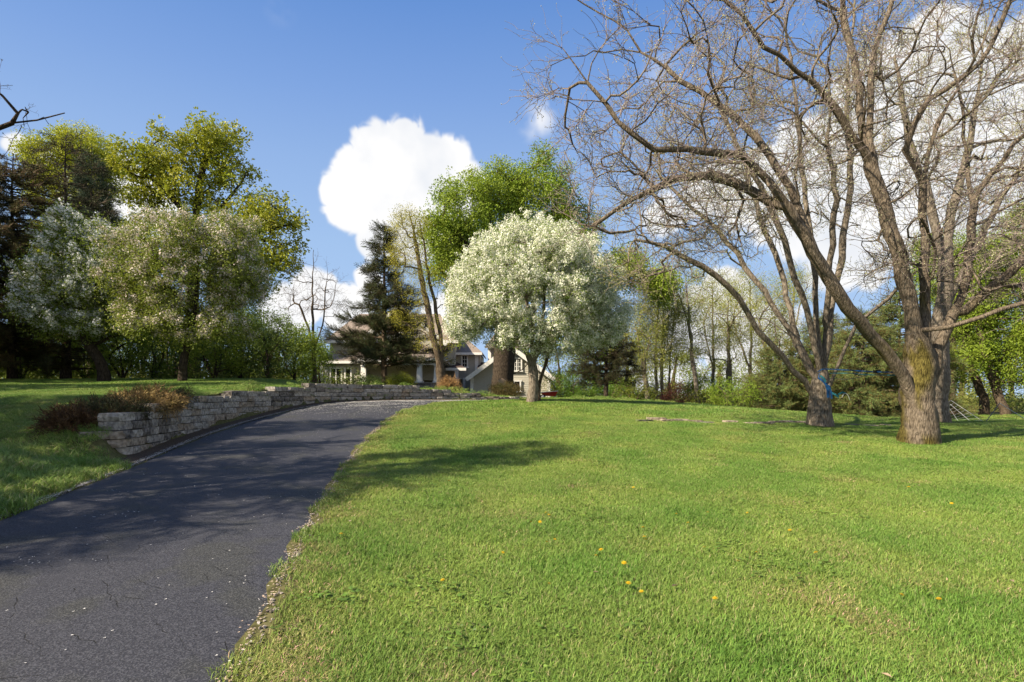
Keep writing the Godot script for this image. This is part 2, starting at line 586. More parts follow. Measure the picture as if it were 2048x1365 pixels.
# ---------------------------------------------------------------- retaining wall
func stone_block(sd: int, rough := 0.1) -> ArrayMesh:
	# a split limestone block of unit size: each face two by two, corners pulled in, faces uneven
	var f := FastNoiseLite.new()
	f.seed = sd
	f.frequency = 1.3
	var g := Geo.new()
	var bend := func(p: Vector3) -> Vector3:
		var q := p
		var far := 0
		for k in 3:
			if absf(p[k]) > 0.49:
				far += 1
		q *= [1.0, 1.0, 0.985, 0.955][far]
		if far == 1:
			q *= 1.03
		return q + Vector3(f.get_noise_3d(p.x * 2, p.y * 2, p.z * 2), f.get_noise_3d(p.y * 2 + 9, p.z * 2, p.x * 2), f.get_noise_3d(p.z * 2, p.x * 2 + 5, p.y * 2)) * rough
	for face in 6:
		var ax := face / 2
		var sg := 1.0 if face % 2 else -1.0
		var u := Vector3.ZERO
		var v := Vector3.ZERO
		var w := Vector3.ZERO
		u[(ax + 1) % 3] = 0.5
		v[(ax + 2) % 3] = 0.5
		w[ax] = 0.5 * sg
		for i in 2:
			for j in 2:
				var p: Array = []
				for k in [[0, 0], [0, 1], [1, 1], [1, 0]]:
					p.append(bend.call(w + u * (i - 1 + k[0]) + v * (j - 1 + k[1])))
				if sg > 0:
					g.quad(p[0], p[1], p[2], p[3])
				else:
					g.quad(p[3], p[2], p[1], p[0])
	return g.mesh()

func wall_path() -> Array:
	# the wall's front foot, as [x, d], evenly spaced
	var raw := [Vector2(-7.3, 9.22), Vector2(-6.66, 9.5)]
	var d := 9.75
	while d < 24.6:
		var e := edges(d)
		var slope := (edges(d + 0.1).x - edges(d - 0.1).x) / 0.2
		var side := Vector2(-1.0, slope).normalized()
		raw.append(Vector2(e.x, d) + side * 0.36)
		d += 0.2
	var out := []
	var step := 0.05
	var left := 0.0
	for i in raw.size() - 1:
		var a: Vector2 = raw[i]
		var b: Vector2 = raw[i + 1]
		var l := a.distance_to(b)
		var s := left
		while s < l:
			out.append(a.lerp(b, s / l))
			s += step
		left = s - l
	return out

func make_wall() -> void:
	var path := wall_path()
	var root := thing("retaining_wall", "long curved dry-stone retaining wall of grey limestone blocks along the driveway", "stone wall", ground(-6.9, 9.5))
	var shapes := []
	for k in 7:
		shapes.append(stone_block(20 + k, 0.085))
	var mats := ["stone", "stone_pale", "stone", "stone_warm", "stone_stained", "stone_pale"]
	var n := path.size()
	var tops := PackedFloat32Array()
	var feet := PackedFloat32Array()
	var jag := FastNoiseLite.new()
	jag.frequency = 0.9
	for i in n:
		var p: Vector2 = path[i]
		var e := edges(p.y)
		tops.append(cubic(WALL_TOP, p.y) + jag.get_noise_1d(i * 0.05 * 2.0) * 0.05 - (0.42 * (1.0 - i / 12.0) if i < 12 else 0.0))
		feet.append(height(e.x + 0.1, p.y))
	var lowest := feet[0] - 0.06
	var h := 0.148
	var k := 0
	while lowest + k * h < 2.2:
		var y0 := lowest + k * h
		var i := int(rr(0, 5))
		while i < n - 4:
			var long := int(rr(5, 12)) if rg.randf() > 0.14 else int(rr(11, 17))
			var j := mini(i + long, n - 1)
			var mid := (i + j) / 2
			if y0 + h > feet[mid] + 0.02 and y0 + h * 0.5 < tops[mid]:
				var a: Vector2 = path[i]
				var b: Vector2 = path[j]
				var t := (b - a).normalized()
				var inward := Vector2(-t.y, t.x)
				if inward.x > 0.0 and inward.y < 0.0:
					inward = -inward
				var depth := rr(0.3, 0.36)
				var c := (a + b) * 0.5 + inward * (depth * 0.5 + rr(-0.03, 0.015) + k * 0.006)
				var o := put("stone", shapes[rg.randi() % 7], M[mats[rg.randi() % 6]], root)
				var hh := h * rr(0.9, 0.98)
				o.position = Vector3(c.x, y0 + hh * 0.5 + rr(-0.004, 0.004), -c.y) - root.position
				o.basis = Basis(Vector3.UP, atan2(t.y, t.x) + rr(-0.03, 0.03)) * Basis(Vector3.BACK, rr(-0.02, 0.02)) * Basis.from_scale(Vector3(a.distance_to(b) * 0.97, hh, depth))
			i = j
		k += 1

# ---------------------------------------------------------------- grass
func grass_patch(sd: int, blades: int, reach: float, tall: float, wide: float) -> ArrayMesh:
	var keep := rg.seed
	rg.seed = sd
	var g := Geo.new()
	for i in blades:
		var a := rr(0, TAU)
		var r := reach * sqrt(rg.randf())
		var p := Vector3(cos(a) * r, 0, sin(a) * r)
		var t := tall * rr(0.45, 1.1)
		var w := wide * rr(0.7, 1.3)
		var lean := Vector3(rr(-1, 1), 0, rr(-1, 1)) * t * 1.05
		var s := Vector3(-lean.z, 0, lean.x).normalized() * w * 0.5
		if s.length_squared() < 0.0000001:
			s = Vector3(w * 0.5, 0, 0)
		var v := rr(0.75, 1.2)
		var dry := 1.0 if rg.randf() < 0.07 else 0.0
		var col := Color(0.12, 0.222, 0.036).lerp(Color(0.222, 0.298, 0.07), rg.randf()).lerp(Color(0.38, 0.33, 0.17), dry)
		g.tint = Color(col.r * v, col.g * v, col.b * v)
		var m := p + Vector3(0, t * 0.62, 0) + lean * 0.35
		var e := p + Vector3(0, t * 0.92, 0) + lean
		g.quad(p - s, m - s * 0.8, m + s * 0.8, p + s)
		g.tri(m - s * 0.8, e, m + s * 0.8)
	rg.seed = keep
	return g.mesh()

func make_grass() -> void:
	var patches := []
	for k in 4:
		patches.append(grass_patch(100 + k, 1000, 0.3, 0.05, 0.0042))
	var far_patch := grass_patch(120, 700, 0.42, 0.06, 0.01)
	var long_patch := grass_patch(130, 420, 0.26, 0.19, 0.007)
	var tone := FastNoiseLite.new()
	tone.frequency = 0.55
	tone.fractal_octaves = 4
	tone.seed = 21
	var dry := FastNoiseLite.new()
	dry.frequency = 0.8
	dry.fractal_octaves = 3
	dry.seed = 33
	var bags: Array[Bag] = []
	for k in 6:
		bags.append(Bag.new())
	var d := 1.2
	while d < 34.0:
		var step := 0.22 if d < 9.0 else (0.27 if d < 16.0 else 0.36)
		var half := d * 0.95 + 2.0
		var x := -half
		while x < half:
			var px := x + rr(-0.5, 0.5) * step
			var pd := d + rr(-0.5, 0.5) * step
			x += step
			var e := edges(pd)
			var u := e.x - px
			if u < 0.0 and px < e.y + 0.17:
				continue
			if u >= 0.0 and (u < 0.14 or (pd > 9.4 and pd < 24.5 and u < 0.72 and px < 0.5)):
				continue
			if pd > 27.0 and px > -16.0 and px < 3.5:
				continue
			var q := dry.get_noise_2d(px, pd)
			var near_edge := px - e.y
			if near_edge >= 0.0 and near_edge < 0.3 and rg.randf() < 0.3 - near_edge:
				continue
			if q > 0.42 and rg.randf() < (q - 0.42) * 3.0:
				continue
			var t := tone.get_noise_2d(px, pd)
			t += tone.get_noise_2d(px * 3.5 + 70.0, pd * 3.5) * 0.5
			var c := Color(1, 1, 1).lerp(Color(0.68, 0.86, 0.68), clampf(t * 1.8, 0, 1)).lerp(Color(1.28, 1.16, 1.1), clampf(-t * 1.8, 0, 1))
			c = c.lerp(Color(1.55, 1.1, 1.5), clampf((q - 0.24) * 2.0, 0, 0.55))
			if near_edge >= 0.0 and near_edge < 0.5:
				c = c.lerp(Color(1.5, 1.05, 1.4), rr(0.0, 0.7))
			var v := rr(0.88, 1.1)
			c = Color(c.r * v, c.g * v, c.b * v)
			var which := rg.randi() % 4
			var size := rr(0.8, 1.2) * (1.0 + 0.35 * t)
			if d >= 16.0:
				which = 4
			if u > 0.14 and u < 1.9 and pd > 3.0 and pd < 9.25 and rg.randf() < 0.75:
				which = 5
				size = rr(0.5, 1.05)
			var here := ground(px, pd)
			var up := Vector3(height(px - 0.2, pd) - height(px + 0.2, pd), 0.4, height(px, pd + 0.2) - height(px, pd - 0.2)).normalized()
			var b := along(up, rr(0, TAU))
			bags[which].add(Transform3D(b * Basis.from_scale(Vector3(1, size, 1)), here), c)
		d += step
	# broad-leaved weeds and clover among the grass, and thatch where it thins
	var weed := leaf_clump(140, 16, 0.09, 0.045, 0.032, [Color(0.1, 0.18, 0.03), Color(0.14, 0.22, 0.04)])
	var straw := grass_patch(150, 160, 0.2, 0.05, 0.004)
	var weeds := Bag.new()
	var thatch := Bag.new()
	for k in 2600:
		var wd := 1.5 + 14.0 * pow(rg.randf(), 1.6)
		var wx := rr(-1.0, 1.0) * (wd * 0.95 + 1.0)
		var e := edges(wd)
		if wx > e.x - 0.2 and wx < e.y + 0.15:
			continue
		if wx < e.x and wd > 9.0 and wx > e.x - 1.0:
			continue
		if tone.get_noise_2d(wx * 0.8 + 200.0, wd * 0.8) > 0.12:
			weeds.add(Transform3D(Basis(Vector3.UP, rr(0, TAU)) * Basis.from_scale(Vector3(1, 0.28, 1) * rr(0.7, 1.4)), ground(wx, wd, 0.028)), Color(1, 1, 1) * rr(0.7, 1.25))
		elif dry.get_noise_2d(wx, wd) > 0.34 or (wx > e.y and wx < e.y + 0.5):
			thatch.add(Transform3D(Basis(Vector3.UP, rr(0, TAU)) * Basis.from_scale(Vector3(1, 0.45, 1)), ground(wx, wd, 0.022)), Color(2.1, 1.3, 2.4) * rr(0.6, 1.0))
	var root := thing("lawn_grass", "sunlit mown spring grass covering both lawns", "grass")
	root.set_meta("kind", "stuff")
	for k in 6:
		var m: Mesh = patches[k] if k < 4 else (far_patch if k == 4 else long_patch)
		var o := scatter("grass_blades", m, M["grass_blade"], bags[k].places, bags[k].tints, root)
		o.set_meta("kind", "stuff")
	scatter("weeds", weed, M["grass_blade"], weeds.places, weeds.tints, root).set_meta("kind", "stuff")
	scatter("thatch", straw, M["grass_blade"], thatch.places, thatch.tints, root).set_meta("kind", "stuff")

# ---------------------------------------------------------------- leaf, blossom, needle and twig meshes
func leaf_clump(sd: int, n: int, reach: float, long: float, wide: float, cols: Array) -> ArrayMesh:
	var keep := rg.seed
	rg.seed = sd
	var g := Geo.new()
	for i in n:
		var p := ball()
		p = p.normalized() * sqrt(p.length()) * reach
		var out := (p.normalized() * 0.7 + ball() + Vector3(0, -0.15, 0)).normalized()
		one_leaf(g, p, out, long * rr(0.7, 1.2), wide * rr(0.8, 1.2), cols[rg.randi() % cols.size()])
	rg.seed = keep
	return g.mesh()

func one_leaf(g: Geo, p: Vector3, out: Vector3, l: float, w: float, c: Color) -> void:
	var s := out.cross(ball()).normalized() * w * 0.5
	var up := out.cross(s).normalized() * w * 0.22
	var v := rr(0.8, 1.2)
	g.tint = Color(c.r * v, c.g * v, c.b * v)
	var tip := p + out * l
	var m := p + out * l * 0.45
	g.tri(p, m - s + up, tip)
	g.tri(p, tip, m + s + up)

func blossom_clump(sd: int, flowers: int, leaves: int, reach: float, size: float, white: Array, green: Array) -> ArrayMesh:
	var keep := rg.seed
	rg.seed = sd
	var g := Geo.new()
	for i in flowers:
		var p := ball().normalized() * reach * rr(0.55, 1.0)
		var up := (p.normalized() + ball() * 0.5).normalized()
		var b := along(up, rr(0, TAU))
		var c: Color = white[rg.randi() % white.size()]
		var v := rr(0.88, 1.05)
		g.tint = Color(c.r * v, c.g * v, c.b * v)
		var r := size * rr(0.8, 1.2)
		# five petals as a shallow star of three crossed faces
		for k in 3:
			var a := b * Vector3(cos(k * TAU / 3), 0.25, sin(k * TAU / 3)) * r
			var e := b * Vector3(cos(k * TAU / 3 + 1.4), 0.32, sin(k * TAU / 3 + 1.4)) * r
			g.tri(p, p + a, p + e)
	for i in leaves:
		var p := ball() * reach
		one_leaf(g, p, (p.normalized() + ball() * 0.8).normalized(), size * 2.4 * rr(0.7, 1.2), size * 1.1, green[rg.randi() % green.size()])
	rg.seed = keep
	return g.mesh()

func needle_spray(sd: int, long: float, cols: Array, twig: Color, fan := 0.5) -> ArrayMesh:
	# a branchlet along y with side shoots, each carrying short needle-like faces
	var keep := rg.seed
	rg.seed = sd
	var g := Geo.new()
	var shoots := [[Vector3.ZERO, Vector3(0, 1, 0), long]]
	for k in 9:
		var t := 0.15 + 0.08 * k
		var s := -1.0 if k % 2 else 1.0
		shoots.append([Vector3(0, t * long, 0), Vector3(s * rr(0.6, 1.0), 0.75, rr(-fan, fan)).normalized(), long * (0.62 - t * 0.4) * rr(0.8, 1.1)])
	for s in shoots:
		g.tint = twig
		var p: Vector3 = s[0]
		var dir: Vector3 = s[1]
		var l: float = s[2]
		g.tube(PackedVector3Array([p, p + dir * l]), PackedFloat32Array([0.006, 0.003]), 3)
		var m := int(l / 0.02)
		for i in m:
			var q := p + dir * l * (i + 0.5) / m
			var w := (dir * 0.9 + ball() * 1.1).normalized()
			var c: Color = cols[rg.randi() % cols.size()]
			var v := rr(0.7, 1.25)
			g.tint = Color(c.r * v, c.g * v, c.b * v)
			var wd := dir.cross(w).normalized() * 0.006
			g.tri(q - wd, q + w * 0.055 * rr(0.8, 1.3), q + wd)
	rg.seed = keep
	return g.mesh()

func twig_spray(sd: int, long: float, bark: Color, bud: Color, buds: float) -> ArrayMesh:
	# a bare crooked twig with side twigs and swelling buds, growing along y
	var keep := rg.seed
	rg.seed = sd
	var g := Geo.new()
	var todo := [[Vector3.ZERO, Vector3(0, 1, 0), long, 0.0078, 0]]
	while todo.size():
		var q: Array = todo.pop_back()
		var p: Vector3 = q[0]
		var dir: Vector3 = q[1]
		var l: float = q[2]
		var n := 5
		var pts := PackedVector3Array([p])
		var rad := PackedFloat32Array([q[3]])
		for i in n:
			dir = (dir + ball() * 0.3).normalized()
			p += dir * l / n
			pts.append(p)
			rad.append(lerpf(q[3], 0.0028, (i + 1.0) / n))
			if q[4] < 2 and rg.randf() < 0.62 - q[4] * 0.34:
				var s := ball().cross(dir).normalized()
				todo.append([p, (dir * 0.75 + s * rr(0.6, 1.1)).normalized(), l * rr(0.28, 0.55), q[3] * 0.62, q[4] + 1])
			if rg.randf() < buds * 0.5:
				one_bud(g, p, (dir + ball() * 0.9).normalized(), bud)
		g.tint = bark * rr(0.8, 1.2)
		g.tube(pts, rad, 3, null, 0.0, false)
		if rg.randf() < buds:
			one_bud(g, p, dir, bud)
	rg.seed = keep
	return g.mesh()

func one_bud(g: Geo, p: Vector3, dir: Vector3, c: Color) -> void:
	var b := along(dir, rr(0, TAU))
	g.tint = c * rr(0.75, 1.25)
	var r := rr(0.006, 0.011)
	var l := rr(0.02, 0.042)
	for k in 4:
		var a := b * Vector3(cos(k * PI / 2) * r, l * 0.4, sin(k * PI / 2) * r)
		var e := b * Vector3(cos((k + 1) * PI / 2) * r, l * 0.4, sin((k + 1) * PI / 2) * r)
		g.tri(p, p + a, p + e)
		g.tri(p + a, p + b * Vector3(0, l, 0), p + e)

# ---------------------------------------------------------------- trees
func limb(points: Array) -> PackedVector3Array:
	# points: [px, py, d] or Vector3
	var p := []
	for q in points:
		p.append(q if q is Vector3 else at(q[0], q[1], q[2]))
	return PackedVector3Array(p)

func smooth(p: PackedVector3Array, step: float) -> PackedVector3Array:
	var out := PackedVector3Array()
	var n := p.size()
	for i in n - 1:
		var a := p[maxi(i - 1, 0)]
		var b := p[i]
		var c := p[i + 1]
		var d := p[mini(i + 2, n - 1)]
		var m := maxi(1, int(b.distance_to(c) / step))
		for k in m:
			out.append(b.cubic_interpolate(c, a, d, float(k) / m))
	out.append(p[n - 1])
	return out

func tree(called: String, label: String, group: String, o: Dictionary) -> Node3D:
	var base: Vector3 = o.limbs[0][0]
	var root := thing(called, label, o.get("category", "tree"), base, group)
	var step: float = o.get("step", 0.35)
	var wob: float = o.get("wobble", 0.12)
	var P := PackedVector3Array()
	var par := PackedInt32Array()
	var W := PackedFloat32Array()
	var trunk_nodes := 0
	var limb_w: float = o.get("limb_w", 1.5)
	var node_w: float = o.get("node_w", 0.25)
	for li in o.limbs.size():
		var pts := smooth(o.limbs[li], step)
		var prev := -1
		var from := 0
		if li > 0:
			var best := 1e9
			for i in P.size():
				var dd := P[i].distance_squared_to(pts[0])
				if dd < best:
					best = dd
					prev = i
			from = 1 if best < step * step else 0
		for i in range(from, pts.size()):
			var j := ball() * step * wob if i > 0 and i < pts.size() - 1 else Vector3.ZERO
			P.append(pts[i] + j)
			par.append(prev)
			W.append(node_w)
			prev = P.size() - 1
		W[prev] += limb_w
		if li == 0:
			trunk_nodes = P.size()
	var first_free: int = o.get("free_from", maxi(1, int(trunk_nodes * 0.45)))
	# where the leaves, flowers or twig ends are to be
	var goals := []
	var lobes: Array = o.lobes.duplicate()
	if o.get("tufts", false):
		# sprays that stand out from the main masses and break the outline
		for lobe in o.lobes:
			var big: Vector3 = lobe[1] if lobe[1] is Vector3 else Vector3.ONE * lobe[1]
			for k in 5:
				var way := ball().normalized()
				lobes.append([lobe[0] + way * big * rr(0.95, 1.2), Vector3.ONE * rr(0.22, 0.4) * big.y, int(maxf(3, lobe[2] * 0.07))])
	for lobe in lobes:
		var rad: Vector3 = lobe[1] if lobe[1] is Vector3 else Vector3.ONE * lobe[1]
		for k in lobe[2]:
			var q := ball()
			q = q.normalized() * pow(q.length(), o.get("shell", 0.7))
			var g: Vector3 = lobe[0] + q * rad
			var best := 1e9
			for i in range(first_free, P.size()):
				best = minf(best, P[i].distance_squared_to(g))
			goals.append([best, g])
	goals.sort_custom(func(a, b): return a[0] < b[0])
	var run := PackedVector3Array()
	for i in P.size():
		run.append((P[i] - P[par[i]]).normalized() if par[i] >= 0 else Vector3.UP)
	var tips := PackedInt32Array()
	var sag: float = o.get("above", 0.8)
	for q in goals:
		var g: Vector3 = q[1]
		var best := 1e9
		var from := first_free
		for i in range(first_free, P.size()):
			var far := P[i].distance_to(g)
			if far > best:
				continue
			var cost := far * (1.0 + 0.4 * (1.0 - run[i].dot((g - P[i]) / maxf(far, 0.01)))) + maxf(0.0, P[i].y - g.y) * sag
			if cost < best:
				best = cost
				from = i
		var a := P[from]
		var dir := (a - P[par[from]]).normalized() if par[from] >= 0 else Vector3.UP
		var l := a.distance_to(g)
		var mid := a + dir * l * 0.24 + (g - a) * 0.32 + Vector3(0, l * float(o.get("arch", 0.05)), 0)
		var n := maxi(2, int(l / step))
		var prev := from
		for k in n:
			var t := (k + 1.0) / n
			var p := a.lerp(mid, t).lerp(mid.lerp(g, t), t)
			if k < n - 1:
				p += ball() * step * wob * 1.4
			P.append(p)
			par.append(prev)
			W.append(0.0)
			run.append((p - P[prev]).normalized())
			prev = P.size() - 1
		W[prev] += 1.0
		tips.append(prev)
	for i in range(P.size() - 1, 0, -1):
		W[par[i]] += W[i]
	var tip: float = o.get("tip", 0.008)
	var soft: float = o.get("soft", 9.0)
	var stem: Array = o.get("stem", [o.r, 0.0, 0.5])
	var ex := log(float(o.r) / tip) / log(maxf(W[0], 2.0))
	var heir := PackedInt32Array()
	heir.resize(P.size())
	heir.fill(-1)
	for i in range(1, P.size()):
		if i < trunk_nodes:
			heir[par[i]] = i
		elif par[i] >= trunk_nodes - 1 and (heir[par[i]] < 0 or W[i] > W[heir[par[i]]]):
			heir[par[i]] = i
	var bark := Geo.new()
	var flare: float = o.get("flare", 0.35)
	var moss: Array = o.get("moss", [])
	for i in P.size():
		if i > 0 and heir[par[i]] == i:
			continue
		var pts := PackedVector3Array()
		var rad := PackedFloat32Array()
		if i > 0:
			pts.append(P[par[i]] - base)
			rad.append(minf(minf(tip * pow(W[i], ex) * 1.15, tip * pow(W[par[i]], ex)), soft * 1.4))
		var k := i
		while k >= 0:
			var r := tip * pow(W[k], ex)
			var up := P[k].y - base.y
			if i > 0 and r > soft:
				r = soft + (r - soft) * 0.5
			if i == 0:
				r = lerpf(maxf(r, stem[0]), r, ss(stem[1], stem[1] + stem[2], up)) * (1.0 + flare * exp(-up / 0.3))
			pts.append(P[k] - base)
			rad.append(r)
			k = heir[k]
		if i == 0:
			pts[0].y -= 0.12
		var big := rad[0]
		bark.tint = Color(1, 1, 1)
		if i == 0 and big > 0.12:
			bark.tube(smooth_pts(pts, 3), smooth_rad(rad, 3), 22, bark_noise, 0.2)
		else:
			bark.tube(pts, rad, 8 if big > 0.06 else (5 if big > 0.02 else 3), bark_noise if big > 0.05 else null, 0.1, false)
	if moss.size():
		var spots := FastNoiseLite.new()
		spots.frequency = 2.2
		spots.fractal_octaves = 4
		for i in bark.v.size():
			var p := bark.v[i]
			var c: Color = moss[0]
			# lichen: irregular patches, most of it low on the trunk's left side
			var cover := spots.get_noise_3d(p.x, p.y * 0.35, p.z) * 1.3 + float(moss[2]) - bark.n[i].x * 0.3 + bark.n[i].z * 0.1 - p.y / float(moss[3]) * 0.3
			bark.c[i] = c.lerp(moss[1], ss(0.12, 0.5, cover))
	put("trunk", bark.mesh(), o.bark, root)
	for cr in o.get("crown", []):
		var places: Array[Transform3D] = []
		var tints := PackedColorArray()
		var spots := []
		for t in tips:
			spots.append(t)
		var thin: float = cr.get("thin", 0.0)
		if thin > 0.0:
			for i in P.size():
				if W[i] > 0.0 and W[i] <= thin and i > trunk_nodes:
					spots.append(i)
		var middle := Vector3.ZERO
		for s in tips:
			middle += P[s] / tips.size()
		var ta: Color = cr.tint[0]
		var tb: Color = cr.tint[1]
		for s in spots:
			var dir := (P[s] - P[par[s]]).normalized()
			var own := rg.randf()
			var jit := ball() * 0.2
			for k in cr.per:
				if cr.has("chance") and rg.randf() > cr.chance:
					continue
				var q := ball() * float(cr.spread)
				if cr.has("flat"):
					q.y *= float(cr.flat)
				if cr.has("shoot"):
					q = q * 0.35 + ((P[s] - middle).normalized() * 0.5 + Vector3(0, 0.8, 0)) * float(cr.shoot) * (k + 0.5) / float(cr.per) + jit * (k + 0.5) / float(cr.per)
				var z := rr(cr.size[0], cr.size[1])
				var b := turned()
				if cr.get("along", false):
					b = along((dir + ball() * float(cr.get("splay", 0.7)) + Vector3(0, float(cr.get("lift", 0.25)), 0)).normalized(), rr(0, TAU))
				places.append(Transform3D(b * Basis.from_scale(Vector3.ONE * z), P[s] - base + q))
				tints.append(ta.lerp(tb, clampf(own * 0.6 + rg.randf() * 0.4, 0, 1)) * rr(0.88, 1.12))
		var c := scatter(cr.get("name", "crown"), cr.mesh, cr.mat, places, tints, root)
		c.set_meta("kind", "stuff")
	return root

func smooth_pts(p: PackedVector3Array, m: int) -> PackedVector3Array:
	var out := PackedVector3Array()
	for i in p.size() - 1:
		for k in m:
			out.append(p[i].cubic_interpolate(p[i + 1], p[maxi(i - 1, 0)], p[mini(i + 2, p.size() - 1)], float(k) / m))
	out.append(p[p.size() - 1])
	return out

func smooth_rad(p: PackedFloat32Array, m: int) -> PackedFloat32Array:
	var out := PackedFloat32Array()
	for i in p.size() - 1:
		for k in m:
			out.append(lerpf(p[i], p[i + 1], float(k) / m))
	out.append(p[p.size() - 1])
	return out

func conifer(called: String, label: String, group: String, o: Dictionary) -> Node3D:
	# a straight stem with whorls of boughs that carry needle sprays
	var base: Vector3 = o.base
	var root := thing(called, label, "evergreen", base, group)
	var tall: float = o.tall
	var g := Geo.new()
	var pts := PackedVector3Array()
	var rad := PackedFloat32Array()
	var lean: Vector3 = o.get("lean", Vector3.ZERO)
	for i in 13:
		var t := i / 12.0
		pts.append(Vector3(rr(-0.03, 0.03), tall * t - (0.1 if i == 0 else 0.0), rr(-0.03, 0.03)) + lean * t)
		rad.append(lerpf(o.r, 0.015, t) * (1.3 if i == 0 else 1.0))
	g.tube(pts, rad, 9, bark_noise, 0.15)
	var boughs := Geo.new()
	var places: Array[Transform3D] = []
	var tints := PackedColorArray()
	var y: float = o.clear
	var keep: float = o.get("keep", 1.0)
	while y < tall - 0.1:
		var t := y / tall
		var reach: float = cubic(o.shape, t)
		var n := int(o.get("whorl", 6))
		var spin := rr(0, TAU)
		for k in n:
			if rg.randf() > 0.92 * keep:
				continue
			var a := spin + TAU * k / n + rr(-0.35, 0.35)
			var l := reach * rr(float(o.get("short", 0.6)), float(o.get("long", 1.12)))
			var out := Vector3(cos(a), 0, sin(a))
			var p0 := lean * t + Vector3(0, y + rr(-0.15, 0.15), 0)
			var bp := PackedVector3Array()
			var br := PackedFloat32Array()
			var m := 6
			var droop: float = o.get("droop", 0.25)
			for i in m + 1:
				var s := float(i) / m
				bp.append(p0 + out * l * s + Vector3(0, (0.35 * s - droop * 2.0 * s * s) * l * 0.5, 0) + ball() * 0.04 * l * s)
				br.append(lerpf(0.012 + 0.012 * l, 0.004, s))
			boughs.tube(bp, br, 4, null, 0, false)
			if rg.randf() < float(o.get("dead", 0.0)):
				continue
			var cnt := int(maxf(3, l * float(o.dense)))
			for i in cnt:
				var s := pow((i + rg.randf()) / cnt, 0.75)
				if s < float(o.get("inner", 0.12)):
					continue
				var f := s * m
				var q := bp[int(minf(f, m - 1))].lerp(bp[int(minf(f, m - 1)) + 1], f - int(minf(f, m - 1)))
				var dir := (out + ball() * 0.75 + Vector3(0, float(o.get("lift", 0.1)), 0)).normalized()
				places.append(Transform3D(along(dir, rr(0, TAU)) * Basis.from_scale(Vector3.ONE * rr(0.75, 1.3) * float(o.get("spray", 1.0))), q + ball() * 0.1))
				tints.append((o.tint[0] as Color).lerp(o.tint[1], rg.randf()) * rr(0.8, 1.2))
		y += float(o.gap) * rr(0.75, 1.25)
	put("trunk", g.mesh(), o.bark, root)
	put("boughs", boughs.mesh(), o.bark, root).set_meta("kind", "stuff")
	scatter("needles", o.mesh, M["needle"], places, tints, root).set_meta("kind", "stuff")
	return root

# ---------------------------------------------------------------- the planting
func foot(px: float, d: float) -> Vector3:
	var x := (px - 1024.0) / FOCAL * d
	return ground(x, d, -0.03)

